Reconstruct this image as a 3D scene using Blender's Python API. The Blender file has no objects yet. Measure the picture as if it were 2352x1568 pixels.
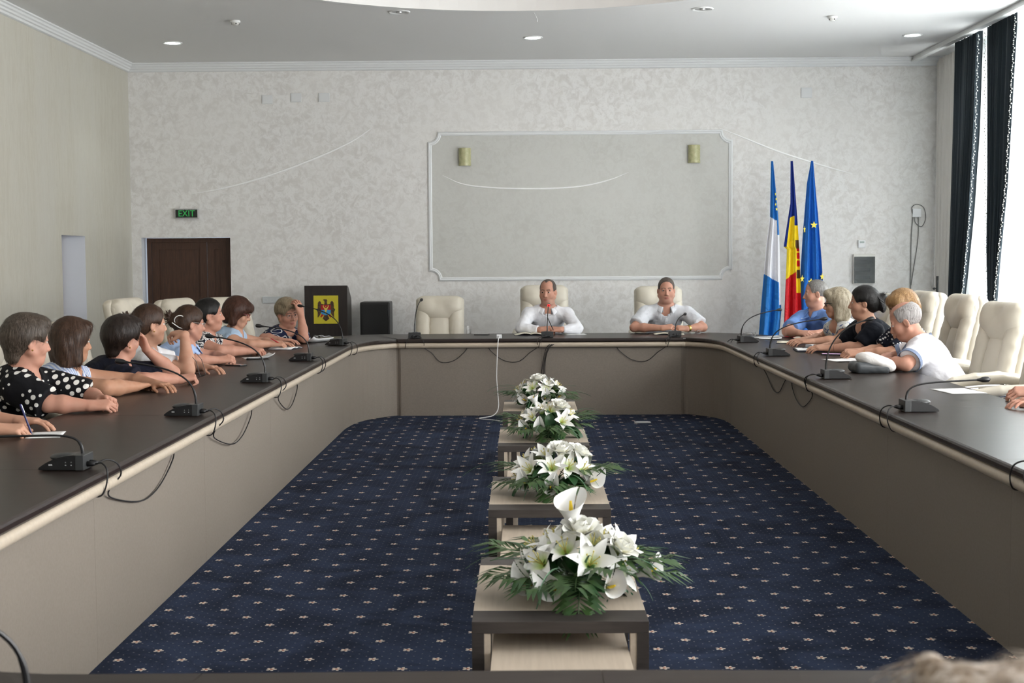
import bpy, bmesh, math, random
import numpy as np
from mathutils import Matrix, Vector
random.seed(7)
rng = np.random.default_rng(7)
PI = math.pi
scene = bpy.context.scene
COL = scene.collection
# ---------------------------------------------------------------- camera
cam_d = bpy.data.cameras.new('camera')
cam_d.sensor_width = 36.0
cam_d.lens = 3100.0 / 2352.0 * 36.0
cam_d.clip_start = 0.05
cam_d.clip_end = 200.0
cam_d.dof.use_dof = True
cam_d.dof.focus_distance = 9.2
cam_d.dof.aperture_fstop = 8.0
cam = bpy.data.objects.new('camera', cam_d)
COL.objects.link(cam)
CR = Vector((0.99992652, 0.01015217, -0.00662478))
CU = Vector((0.00597311, 0.06292804, 0.99800019))
CF = Vector((-0.01054876, 0.99796643, -0.06286278))
cam.matrix_world = Matrix(((CR.x, CU.x, -CF.x, 0), (CR.y, CU.y, -CF.y, 0), (CR.z, CU.z, -CF.z, 1.54), (0, 0, 0, 1)))
scene.camera = cam
# ---------------------------------------------------------------- light
scene.view_settings.view_transform = 'Standard'
scene.view_settings.look = 'None'
scene.view_settings.gamma = 1.0
scene.view_settings.use_curve_mapping = False
scene.view_settings.exposure = 0.28
world = bpy.data.worlds.new('daylight')
scene.world = world
world.use_nodes = True
world.node_tree.nodes['Background'].inputs[0].default_value = (0.80, 0.90, 1.0, 1)
world.node_tree.nodes['Background'].inputs[1].default_value = 1.0
scene.cycles.max_bounces = 6
scene.cycles.diffuse_bounces = 4
scene.cycles.glossy_bounces = 2
scene.cycles.transparent_max_bounces = 8
scene.cycles.adaptive_threshold = 0.12
scene.cycles.adaptive_min_samples = 14
scene.cycles.light_sampling_threshold = 0.02
scene.cycles.sample_clamp_indirect = 6.0

def area_light(name, loc, rot, sx, sy, power, color):
    d = bpy.data.lights.new(name, 'AREA')
    d.shape = 'RECTANGLE'
    d.size, d.size_y, d.energy, d.color = sx, sy, power, color
    o = bpy.data.objects.new(name, d)
    o.location, o.rotation_euler = loc, rot
    COL.objects.link(o)
    return o

WIN_Y = ((11.3, 14.75), (7.2, 10.4), (3.0, 6.2), (-1.2, 2.0))     # windows along the right wall
DAY = (1.0, 0.99, 0.97)
for wk, (wa, wb) in enumerate(WIN_Y):
    area_light('window_daylight', (5.3 if wk == 0 else 5.06, (wa + wb) / 2, 1.95), (0, PI / 2, 0), 3.1, wb - wa - 0.15, (355.0, 170.0, 280.0, 270.0)[wk], DAY)

# ---------------------------------------------------------------- materials
MATS = {}

def nodes_of(name):
    m = bpy.data.materials.new(name)
    m.use_nodes = True
    nt = m.node_tree
    return m, nt, nt.nodes['Principled BSDF']

def tex_coord(nt, scale=(1, 1, 1), kind='Object', rot=(0, 0, 0)):
    tc = nt.nodes.new('ShaderNodeTexCoord')
    mp = nt.nodes.new('ShaderNodeMapping')
    mp.inputs['Scale'].default_value = scale
    mp.inputs['Rotation'].default_value = rot
    nt.links.new(tc.outputs[kind], mp.inputs['Vector'])
    return mp.outputs['Vector']

def ramp(nt, fac, stops):
    r = nt.nodes.new('ShaderNodeValToRGB')
    e = r.color_ramp.elements
    while len(e) < len(stops):
        e.new(0.5)
    for k, (p, c) in enumerate(stops):
        e[k].position = p
        e[k].color = (c[0], c[1], c[2], 1)
    nt.links.new(fac, r.inputs['Fac'])
    return r.outputs['Color']

def noise(nt, vec, scale, detail=4.0, rough=0.55, dist=0.0):
    n = nt.nodes.new('ShaderNodeTexNoise')
    n.inputs['Scale'].default_value = scale
    n.inputs['Detail'].default_value = detail
    n.inputs['Roughness'].default_value = rough
    n.inputs['Distortion'].default_value = dist
    nt.links.new(vec, n.inputs['Vector'])
    return n.outputs['Fac']

def math_n(nt, op, a, b=None, c=None):
    n = nt.nodes.new('ShaderNodeMath')
    n.operation = op
    for k, v in enumerate((a, b, c)):
        if v is None:
            continue
        if hasattr(v, 'is_linked'):
            nt.links.new(v, n.inputs[k])
        else:
            n.inputs[k].default_value = v
    return n.outputs[0]

def mix_col(nt, fac, a, b, blend='MIX'):
    n = nt.nodes.new('ShaderNodeMix')
    n.data_type = 'RGBA'
    n.blend_type = blend
    for v, s in ((fac, n.inputs[0]), (a, n.inputs[6]), (b, n.inputs[7])):
        if hasattr(v, 'is_linked'):
            nt.links.new(v, s)
        elif isinstance(v, (int, float)):
            s.default_value = v
        else:
            s.default_value = (v[0], v[1], v[2], 1)
    return n.outputs[2]

def bump(nt, bsdf, height, strength=0.2, dist=0.01):
    b = nt.nodes.new('ShaderNodeBump')
    b.inputs['Strength'].default_value = strength
    b.inputs['Distance'].default_value = dist
    nt.links.new(height, b.inputs['Height'])
    nt.links.new(b.outputs['Normal'], bsdf.inputs['Normal'])

def mat(name, col, rough=0.5, metal=0.0, col2=None, scale=8.0, detail=4.0, stretch=(1, 1, 1), lo=0.35, hi=0.65,
        bmp=0.0, bscale=None, bdist=0.004, spec=0.5, emit=None, estr=0.0, sheen=0.0, coat=0.0, sss=0.0):
    if name in MATS:
        return MATS[name]
    m, nt, b = nodes_of(name)
    b.inputs['Base Color'].default_value = (*col, 1)
    b.inputs['Roughness'].default_value = rough
    b.inputs['Metallic'].default_value = metal
    b.inputs['Specular IOR Level'].default_value = spec
    if sheen:
        b.inputs['Sheen Weight'].default_value = sheen
    if coat:
        b.inputs['Coat Weight'].default_value = coat
    if emit:
        b.inputs['Emission Color'].default_value = (*emit, 1)
        b.inputs['Emission Strength'].default_value = estr
    if col2 or bmp:
        v = tex_coord(nt, stretch)
        if col2:
            n = noise(nt, v, scale, detail)
            nt.links.new(ramp(nt, n, ((lo, col), (hi, col2))), b.inputs['Base Color'])
        if bmp:
            bump(nt, b, noise(nt, v, bscale or scale, 5.0), bmp, bdist)
    MATS[name] = m
    return m

# ---------------------------------------------------------------- mesh helpers
class G:
    """collects polygons of ONE mesh"""
    def __init__(self):
        self.v, self.f, self.m = [], [], []

    def add(self, vs, fs, mi=0, M=None):
        o = len(self.v)
        if M is not None:
            vs = [M @ Vector(p) for p in vs]
        self.v.extend(tuple(p) for p in vs)
        self.f.extend(tuple(i + o for i in f) for f in fs)
        self.m.extend([mi] * len(fs))
        return self

    def box(self, lo, hi, mi=0, M=None, bev=0.0):
        x0, y0, z0 = lo
        x1, y1, z1 = hi
        if bev <= 0:
            vs = [(x0, y0, z0), (x1, y0, z0), (x1, y1, z0), (x0, y1, z0), (x0, y0, z1), (x1, y0, z1), (x1, y1, z1), (x0, y1, z1)]
            fs = [(0, 3, 2, 1), (4, 5, 6, 7), (0, 1, 5, 4), (1, 2, 6, 5), (2, 3, 7, 6), (3, 0, 4, 7)]
            return self.add(vs, fs, mi, M)
        bm = bmesh.new()
        bmesh.ops.create_cube(bm, size=1.0)
        for v in bm.verts:
            v.co = Vector(((x0 + x1) / 2 + v.co.x * (x1 - x0), (y0 + y1) / 2 + v.co.y * (y1 - y0), (z0 + z1) / 2 + v.co.z * (z1 - z0)))
        bmesh.ops.bevel(bm, geom=bm.edges[:], offset=bev, segments=2, profile=0.6, affect='EDGES')
        bm.verts.index_update()
        vs = [v.co.copy() for v in bm.verts]
        fs = [tuple(v.index for v in f.verts) for f in bm.faces]
        bm.free()
        return self.add(vs, fs, mi, M)

    def tube(self, pts, r, n=8, mi=0, M=None, cap=True, closed=False):
        pts = [Vector(p) for p in pts]
        rs = r if isinstance(r, (list, tuple)) else [r] * len(pts)
        vs, fs = [], []
        N = len(pts)
        ref = None
        for i, p in enumerate(pts):
            a = pts[(i - 1) % N] if (i > 0 or closed) else p
            c = pts[(i + 1) % N] if (i < N - 1 or closed) else p
            t = (c - a)
            t = t.normalized() if t.length > 1e-9 else Vector((0, 0, 1))
            if ref is None:
                ref = Vector((0, 0, 1)) if abs(t.z) < 0.9 else Vector((1, 0, 0))
            u = (ref - t * ref.dot(t))
            if u.length < 1e-6:
                u = t.orthogonal()
            u.normalize()
            w = t.cross(u)
            ref = u
            for k in range(n):
                a_ = 2 * PI * k / n
                vs.append(p + (u * math.cos(a_) + w * math.sin(a_)) * rs[i])
        for i in range(N if closed else N - 1):
            j = (i + 1) % N
            for k in range(n):
                l = (k + 1) % n
                fs.append((i * n + k, i * n + l, j * n + l, j * n + k))
        if cap and not closed:
            fs.append(tuple(range(n - 1, -1, -1)))
            fs.append(tuple((N - 1) * n + k for k in range(n)))
        return self.add(vs, fs, mi, M)

    def lathe(self, prof, n=20, mi=0, M=None):
        """profile [(r, z)] turned round z"""
        vs, fs, rows = [], [], []
        for r, z in prof:
            if r < 1e-6:
                rows.append([len(vs)])
                vs.append((0, 0, z))
            else:
                rows.append(list(range(len(vs), len(vs) + n)))
                vs += [(r * math.cos(2 * PI * k / n), r * math.sin(2 * PI * k / n), z) for k in range(n)]
        for a, b in zip(rows, rows[1:]):
            for k in range(n):
                l = (k + 1) % n
                q = [a[k % len(a)], a[l % len(a)], b[l % len(b)], b[k % len(b)]]
                q = [x for i, x in enumerate(q) if x not in q[:i]]
                if len(q) > 2:
                    fs.append(tuple(q))
        return self.add(vs, fs, mi, M)

    def prism(self, poly, z0, z1, mi=0, M=None):
        n = len(poly)
        vs = [(x, y, z0) for x, y in poly] + [(x, y, z1) for x, y in poly]
        fs = [tuple(range(n - 1, -1, -1)), tuple(range(n, 2 * n))]
        fs += [(k, (k + 1) % n, n + (k + 1) % n, n + k) for k in range(n)]
        return self.add(vs, fs, mi, M)

    def grid(self, fn, nu, nv, mi=0, M=None, wrap_u=False, mfn=None):
        vs = [fn(u / nu, v / nv) for v in range(nv + 1) for u in range(nu + (0 if wrap_u else 1))]
        w = nu if wrap_u else nu + 1
        fs, ms = [], []
        for v in range(nv):
            for u in range(nu):
                u1 = (u + 1) % w
                fs.append((v * w + u, v * w + u1, (v + 1) * w + u1, (v + 1) * w + u))
                ms.append(mfn((u + 0.5) / nu, (v + 0.5) / nv) if mfn else mi)
        self.add(vs, fs, mi, M)
        self.m[-len(ms):] = ms
        return self

    def ball(self, c, r, n=12, mi=0, M=None):
        rx, ry, rz = (r, r, r) if isinstance(r, (int, float)) else r
        k = max(4, n // 2)
        prof = [(math.sin(PI * i / k), -math.cos(PI * i / k)) for i in range(k + 1)]
        prof[0] = (0, -1)
        prof[-1] = (0, 1)
        T = Matrix.Translation(c) @ Matrix.Diagonal((rx, ry, rz, 1))
        return self.lathe(prof, n, mi, (M @ T) if M is not None else T)

    def mesh(self, name, mats=None, smooth=False, auto=None):
        me = bpy.data.meshes.new(name)
        me.from_pydata(self.v, [], self.f)
        for mm in (mats if isinstance(mats, (list, tuple)) else [mats] if mats else []):
            me.materials.append(mm)
        if len(set(self.m)) > 1 or (self.m and self.m[0]):
            me.polygons.foreach_set('material_index', self.m)
        if smooth:
            me.polygons.foreach_set('use_smooth', [True] * len(me.polygons))
        me.update()
        if auto is not None:
            me.set_sharp_from_angle(angle=math.radians(auto))
        return me

def link(name, me, parent=None, loc=None, rot=None, M=None):
    o = bpy.data.objects.new(name, me)
    COL.objects.link(o)
    if parent is not None:
        o.parent = parent
    if loc is not None:
        o.location = loc
    if rot is not None:
        o.rotation_euler = rot
    if M is not None:
        o.matrix_local = M
    return o

def put(name, g, mats, parent=None, loc=None, rot=None, smooth=False, auto=None, M=None):
    if smooth and auto is None:
        auto = 40
    return link(name, g.mesh(name, mats, smooth, auto), parent, loc, rot, M)

def tag(o, label=None, cat=None, group=None, kind=None):
    if label:
        o['label'] = label
    if cat:
        o['category'] = cat
    if group:
        o['group'] = group
    if kind:
        o['kind'] = kind
    return o

def thing(name, label, cat, loc=(0, 0, 0), rz=0.0, group=None):
    return tag(link(name, None, None, loc, (0, 0, rz)), label, cat, group)

def dup(root, loc=None, rz=None, label=None, group=None):
    def cp(o, parent):
        c = o.copy()
        COL.objects.link(c)
        if parent is not None:
            c.parent = parent
            c.matrix_parent_inverse = o.matrix_parent_inverse.copy()
        for ch in KIDS.get(o.name, ()):
            cp(ch, c)
        return c
    KIDS = {}
    for o in list(COL.objects):
        if o.parent is not None:
            KIDS.setdefault(o.parent.name, []).append(o)
    r = cp(root, None)
    if loc is not None:
        r.location = loc
    if rz is not None:
        r.rotation_euler = (0, 0, rz)
    if label:
        r['label'] = label
    if group:
        r['group'] = group
    return r

def struct(name, g, mats, parent=None, **k):
    o = put(name, g, mats, parent, **k)
    if parent is None:
        o['kind'] = 'structure'
    return o

def bez(p0, p1, p2, p3, n=10):
    p0, p1, p2, p3 = map(Vector, (p0, p1, p2, p3))
    return [p0 * (1 - t) ** 3 + p1 * 3 * t * (1 - t) ** 2 + p2 * 3 * t * t * (1 - t) + p3 * t ** 3 for t in [i / n for i in range(n + 1)]]

def spline(pts, n=6):
    """Catmull-Rom through the points"""
    P_ = [Vector(p) for p in pts]
    P_ = [P_[0] * 2 - P_[1]] + P_ + [P_[-1] * 2 - P_[-2]]
    out = []
    for i in range(1, len(P_) - 2):
        a, b, c, d = P_[i - 1:i + 3]
        for k in range(n):
            t = k / n
            out.append(0.5 * ((2 * b) + (c - a) * t + (2 * a - 5 * b + 4 * c - d) * t * t + (3 * b - a - 3 * c + d) * t ** 3))
    out.append(P_[-2])
    return out

# ================================================================ THE ROOM
X0, X1, Y0, Y1, ZC = -4.67, 5.0, -2.6, 16.0, 3.83

def plaster(name, base, dark, warm, s=1.0, stretch=(1, 1, 1), rough=0.5):
    m, nt, b = nodes_of(name)
    v = tex_coord(nt, stretch)
    n1 = noise(nt, v, 8.5 * s, 6.0, 0.66, 0.9)
    n2 = noise(nt, v, 26.0 * s, 4.0, 0.6, 1.2)
    n3 = noise(nt, v, 0.9 * s, 2.0)
    c = ramp(nt, n1, ((0.38, dark), (0.56, base)))
    c = mix_col(nt, ramp(nt, n2, ((0.30, (1, 1, 1)), (0.46, (0, 0, 0)))), c, dark)
    c = mix_col(nt, ramp(nt, n3, ((0.40, (0, 0, 0)), (0.7, (0.6, 0.6, 0.6)))), c, warm)
    nt.links.new(c, b.inputs['Base Color'])
    nt.links.new(ramp(nt, n1, ((0.4, (rough - 0.08,) * 3), (0.6, (rough + 0.1,) * 3))), b.inputs['Roughness'])
    b.inputs['Specular IOR Level'].default_value = 0.35
    bump(nt, b, n2, 0.12, 0.003)
    return m

M_BACK = plaster('pearl_plaster', (0.80, 0.79, 0.77), (0.665, 0.645, 0.615), (0.775, 0.76, 0.73), 1.25)
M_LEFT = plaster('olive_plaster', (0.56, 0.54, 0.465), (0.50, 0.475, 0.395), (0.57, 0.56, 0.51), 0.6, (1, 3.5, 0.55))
M_FIELD = plaster('panel_plaster', (0.60, 0.60, 0.565), (0.55, 0.545, 0.51), (0.61, 0.605, 0.57), 1.6)
M_WHITE = mat('white_paint', (0.80, 0.81, 0.80), 0.5)
M_CEIL = mat('ceiling_paint', (0.80, 0.80, 0.79), 0.75)
M_REVEAL = mat('reveal_paint', (0.72, 0.74, 0.78), 0.6)
M_BLUEWH = mat('pale_moulding', (0.755, 0.77, 0.77), 0.5)

# carpet: dark blue with a square lattice of small woven flowers and fine dots
def carpet():
    m, nt, b = nodes_of('flowered_carpet')
    tc = nt.nodes.new('ShaderNodeTexCoord')
    sp = nt.nodes.new('ShaderNodeSeparateXYZ')
    nt.links.new(tc.outputs['Object'], sp.inputs[0])

    def cell(per, ox, oy):
        ux = math_n(nt, 'SUBTRACT', math_n(nt, 'FRACT', math_n(nt, 'ADD', math_n(nt, 'DIVIDE', sp.outputs[0], per[0]), ox)), 0.5)
        uy = math_n(nt, 'SUBTRACT', math_n(nt, 'FRACT', math_n(nt, 'ADD', math_n(nt, 'DIVIDE', sp.outputs[1], per[1]), oy)), 0.5)
        x = math_n(nt, 'MULTIPLY', ux, per[0])
        y = math_n(nt, 'MULTIPLY', uy, per[1])
        r = math_n(nt, 'SQRT', math_n(nt, 'ADD', math_n(nt, 'MULTIPLY', x, x), math_n(nt, 'MULTIPLY', y, y)))
        return x, y, r
    S = (0.2455, 0.2451)
    flo = cen = None
    for k in (0, 0.5):
        x, y, r = cell(S, 0.5 + 0.105 / S[0] + k, 0.5 - 5.0925 / S[1] + k)
        a = math_n(nt, 'ARCTAN2', y, x)
        lob = math_n(nt, 'MULTIPLY_ADD', math_n(nt, 'ABSOLUTE', math_n(nt, 'COSINE', math_n(nt, 'MULTIPLY', a, 2.5))), 0.0145, 0.0065)
        f = math_n(nt, 'LESS_THAN', r, lob)
        c = math_n(nt, 'LESS_THAN', r, 0.0062)
        flo = f if flo is None else math_n(nt, 'MAXIMUM', flo, f)
        cen = c if cen is None else math_n(nt, 'MAXIMUM', cen, c)
    x, y, r = cell((0.0614, 0.0613), 0.2, 0.3)
    dots = math_n(nt, 'LESS_THAN', r, 0.0034)
    x, y, r = cell((0.0614, 0.0613), 0.7, 0.8)
    dots = math_n(nt, 'MAXIMUM', dots, math_n(nt, 'LESS_THAN', r, 0.0034))
    v = tex_coord(nt)
    wear = noise(nt, v, 2.6, 5.0, 0.65, 0.8)
    pile = noise(nt, v, 160.0, 3.0)
    base = ramp(nt, wear, ((0.36, (0.0115, 0.0175, 0.0370)), (0.60, (0.030, 0.045, 0.088))))
    base = mix_col(nt, math_n(nt, 'MULTIPLY', pile, 0.35), base, (0.008, 0.011, 0.022))
    base = mix_col(nt, math_n(nt, 'MULTIPLY', dots, 0.30), base, (0.46, 0.42, 0.40))
    base = mix_col(nt, math_n(nt, 'MULTIPLY', flo, 0.9), base, (0.72, 0.62, 0.52))
    base = mix_col(nt, cen, base, (0.36, 0.10, 0.05))
    nt.links.new(base, b.inputs['Base Color'])
    b.inputs['Roughness'].default_value = 0.95
    b.inputs['Specular IOR Level'].default_value = 0.15
    bump(nt, b, pile, 0.5, 0.004)
    return m

M_CARPET = carpet()
struct('floor', G().box((X0 - 0.4, Y0 - 0.2, -0.12), (X1 + 0.3, Y1 + 0.4, 0.0)), M_CARPET)

def wall_cells(us, vs, hole, to3, t):
    """wall slab cut into cells; hole(i, j) tells which cells are open; to3(u, v, depth)"""
    g = G()
    idx = {}

    def vert(i, j, d):
        k = (i, j, d)
        if k not in idx:
            idx[k] = len(g.v)
            g.v.append(tuple(to3(us[i], vs[j], t if d else 0.0)))
        return idx[k]
    nu, nv = len(us) - 1, len(vs) - 1
    full = lambda i, j: 0 <= i < nu and 0 <= j < nv and not hole(i, j)
    for i in range(nu):
        for j in range(nv):
            if not full(i, j):
                continue
            for d in (0, 1):
                g.f.append((vert(i, j, d), vert(i + 1, j, d), vert(i + 1, j + 1, d), vert(i, j + 1, d)))
                g.m.append(0)
            for di, dj, a, b in ((-1, 0, (i, j), (i, j + 1)), (1, 0, (i + 1, j), (i + 1, j + 1)), (0, -1, (i, j), (i + 1, j)), (0, 1, (i, j + 1), (i + 1, j + 1))):
                if not full(i + di, j + dj):
                    g.f.append((vert(*a, 0), vert(*b, 0), vert(*b, 1), vert(*a, 1)))
                    g.m.append(1)
    return g

# back wall with the recessed brown door
DX0, DX1, DZ = -4.555, -3.50, 1.79
wall_back = struct('wall_back', wall_cells((X0 - 0.35, DX0, DX1, X1 + 0.25), (0, DZ, ZC + 0.5), lambda i, j: i == 1 and j == 0,
                                           lambda u, v, d: (u, Y1 + d, v), 0.3), [M_BACK, M_REVEAL])
# left wall with the doorway
LY0, LY1 = 13.575, 14.30
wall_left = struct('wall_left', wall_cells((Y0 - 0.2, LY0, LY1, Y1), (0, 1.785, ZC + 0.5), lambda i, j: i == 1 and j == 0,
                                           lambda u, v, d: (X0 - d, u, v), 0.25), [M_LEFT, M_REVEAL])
# right wall with the tall windows
ys = [Y0 - 0.2] + sorted(y for w in WIN_Y for y in w) + [Y1]
struct('wall_right', wall_cells(ys, (0, 0.35, 3.55, ZC + 0.5), lambda i, j: j == 1 and i % 2 == 1,
                                lambda u, v, d: (X1 + d, u, v), 0.25), [M_WHITE, M_WHITE])
struct('wall_front', G().box((X0 - 0.35, Y0 - 0.2, 0), (X1 + 0.25, Y0, ZC + 0.5)), M_WHITE)

# ceiling with the big round recess
RC, RR = (-0.07, 9.87), 2.76
g = G()
n = 96
cir = [(RC[0] + RR * math.cos(2 * PI * k / n), RC[1] + RR * math.sin(2 * PI * k / n)) for k in range(n)]
out = []
for x, y in cir:
    dx, dy = x - RC[0], y - RC[1]
    t = min(((X1 + 0.2 - RC[0]) if dx > 0 else (RC[0] - X0 + 0.2)) / max(abs(dx), 1e-6), ((Y1 + 0.2 - RC[1]) if dy > 0 else (RC[1] - Y0 + 0.1)) / max(abs(dy), 1e-6))
    out.append((RC[0] + dx * t, RC[1] + dy * t))
corners = [(X1 + 0.2, Y1 + 0.2), (X0 - 0.2, Y1 + 0.2), (X0 - 0.2, Y0 - 0.1), (X1 + 0.2, Y0 - 0.1)]
for c in corners:      # snap the nearest outer ring point to each room corner
    k = min(range(n), key=lambda i: (out[i][0] - c[0]) ** 2 + (out[i][1] - c[1]) ** 2)
    out[k] = c
vs = [(x, y, ZC) for x, y in cir] + [(x, y, ZC) for x, y in out] + [(x, y, ZC + 0.32) for x, y in cir] + [(RC[0], RC[1], ZC + 0.32)]
fs, ms = [], []
for k in range(n):
    l = (k + 1) % n
    fs += [(k, n + k, n + l, l), (k, l, 2 * n + l, 2 * n + k), (2 * n + k, 2 * n + l, 3 * n)]
    ms += [0, 1, 2]
g.add(vs, fs)
g.m = ms
ceiling = struct('ceiling', g, [M_CEIL, M_WHITE, mat('recess_paint', (0.80, 0.66, 0.58), 0.7)])
g = G()
ring = [(RR + 0.0, 0), (RR, -0.028), (RR + 0.05, -0.034), (RR + 0.09, -0.02), (RR + 0.10, 0.0)]
g.lathe(ring, 96, 0, Matrix.Translation((RC[0], RC[1], ZC)))
put('recess_ring', g, M_WHITE, ceiling, smooth=True)

# crown mouldings
def sweep(profile, path, closed=False, up=Vector((0, 0, 1)), side=1.0):
    """profile [(out, z)]: 'out' is measured to the left of the path (side = 1)"""
    g = G()
    pts = [Vector(p) for p in path]
    N = len(pts)
    rows = []
    for i, p in enumerate(pts):
        a = (p - pts[i - 1]).normalized() if (i > 0 or closed) else None
        b = (pts[(i + 1) % N] - p).normalized() if (i < N - 1 or closed) else None
        a = a or b
        b = b or a
        na, nb = up.cross(a), up.cross(b)
        m = (na + nb)
        m = m / max(m.length_squared, 1e-6) * 2.0 if m.length > 1e-6 else na
        rows.append([p + m * (o * side) + up * z for o, z in profile])
    k = len(profile)
    vs = [q for r in rows for q in r]
    fs = []
    for i in range(N if closed else N - 1):
        j = (i + 1) % N
        for q in range(k):
            w = (q + 1) % k
            fs.append((i * k + q, i * k + w, j * k + w, j * k + q))
    if not closed:
        fs += [tuple(range(k - 1, -1, -1)), tuple((N - 1) * k + q for q in range(k))]
    return g.add(vs, fs)

CROWN = [(0, 0), (0.085, 0), (0.085, -0.014), (0.07, -0.022), (0.064, -0.04), (0.05, -0.05), (0.045, -0.066), (0.03, -0.074), (0.022, -0.092), (0, -0.1)]
struct('trim_1', sweep(CROWN, [(X1, Y1 - 0.002, ZC - 0.001), (X0 + 0.0, Y1 - 0.002, ZC - 0.001)]), M_BLUEWH)
struct('trim_2', sweep(CROWN, [(X0 + 0.002, Y1, ZC - 0.001), (X0 + 0.002, Y0, ZC - 0.001)]), M_BLUEWH)
# curtain pelmet under the ceiling on the window side
struct('trim_3', G().box((4.52, Y0, 3.788), (4.56, Y1 - 0.01, ZC - 0.002)).box((4.505, Y0, 3.772), (4.575, Y1 - 0.01, 3.790)), M_WHITE)

# moulded frame with concave corners on the back wall
FX0, FX1, FZ0, FZ1, FR = -1.125, 2.415, 1.275, 2.985, 0.115
path = []
for cx, cz, a0 in ((FX0, FZ0, 90), (FX1, FZ0, 180), (FX1, FZ1, 270), (FX0, FZ1, 0)):
    arc = [(cx + FR * math.cos(math.radians(a0 - 90 * k / 6)), cz + FR * math.sin(math.radians(a0 - 90 * k / 6))) for k in range(7)]
    path += arc
PROF = [(-0.024, 0), (-0.024, 0.007), (-0.016, 0.014), (-0.005, 0.019), (0.005, 0.013), (0.013, 0.015), (0.024, 0.007), (0.024, 0)]
p3 = [(x, Y1 - 0.001, z) for x, z in path]
struct('trim_4', sweep([(o, d) for o, d in PROF], p3, True, Vector((0, -1, 0))), M_BLUEWH, smooth=True)
ins = [(x, z) for x, z in path]
put('wall_panel', G().prism(ins, 0, 0.004, 0, Matrix(((1, 0, 0, 0), (0, 0, -1, Y1 + 0.0005), (0, 1, 0, 0), (0, 0, 0, 1)))), M_FIELD, wall_back)

# highlight streaks on the back wall, painted in as thin near-white strips
def glint(pts, r, depth=0.0):
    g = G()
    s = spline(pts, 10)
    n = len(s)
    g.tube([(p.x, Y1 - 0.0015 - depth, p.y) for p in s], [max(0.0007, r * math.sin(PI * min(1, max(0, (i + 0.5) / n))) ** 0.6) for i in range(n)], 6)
    o = put('wall_glint', g, mat('glint_white', (0.95, 0.95, 0.94), 0.2), wall_back, smooth=True)
glint([(-3.97, 2.30), (-3.55, 2.37), (-3.0, 2.52), (-2.45, 2.72), (-2.05, 2.90), (-1.80, 3.06)], 0.013)
glint([(-0.98, 2.50), (-0.72, 2.39), (-0.3, 2.345), (0.22, 2.335), (0.65, 2.36), (0.98, 2.43), (1.22, 2.52)], 0.010, 0.003)
glint([(2.28, 3.03), (2.6, 2.90), (3.0, 2.74), (3.5, 2.58), (3.85, 2.48)], 0.010)

# brown double door in the back wall
M_DOOR = mat('brown_door_wood', (0.075, 0.033, 0.018), 0.5, col2=(0.048, 0.021, 0.012), scale=14, stretch=(6, 6, 0.5), bmp=0.05)
door = struct('door_1', G().box((DX0 + 0.035, Y1 + 0.10, 0), (DX0 + 0.085, Y1 + 0.19, DZ - 0.05)).box((DX1 - 0.06, Y1 + 0.10, 0), (DX1 - 0.01, Y1 + 0.19, DZ - 0.05)).box((DX0 + 0.035, Y1 + 0.10, DZ - 0.055), (DX1 - 0.01, Y1 + 0.19, DZ - 0.005)), M_DOOR)

def leaf(name, x0, x1):
    g = G()
    z0, z1, y = 0.02, DZ - 0.0552, Y1 + 0.12
    g.box((x0, y, z0), (x0 + 0.085, y + 0.045, z1)).box((x1 - 0.085, y, z0), (x1, y + 0.045, z1))
    for a, b in ((z0, z0 + 0.13), (0.80, 0.90), (z1 - 0.085, z1)):
        g.box((x0 + 0.085, y, a), (x1 - 0.085, y + 0.045, b))
    o = put(name, g, M_DOOR, door)
    for a, b in ((z0 + 0.13, 0.80), (0.90, z1 - 0.085)):
        put('door_panel', G().box((x0 + 0.08, y + 0.015, a - 0.005), (x1 - 0.08, y + 0.035, b + 0.005)), M_DOOR, o)
leaf('door_leaf', DX0 + 0.09, DX0 + 0.745)
leaf('door_leaf', DX0 + 0.752, DX1 - 0.064)
# dark door set deep in the left doorway
door2 = struct('door_2', G().box((X0 - 0.25, LY0 - 0.0, 0), (X0 - 0.215, LY0 + 0.05, 1.785)).box((X0 - 0.25, LY1 - 0.05, 0), (X0 - 0.255, LY1, 1.785)), mat('door_casing_brown', (0.10, 0.035, 0.025), 0.4))
put('door_leaf', G().box((X0 - 0.30, LY0, 0.01), (X0 - 0.255, LY1, 1.78), bev=0.004), mat('white_door', (0.72, 0.73, 0.76), 0.5), door2)

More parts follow.
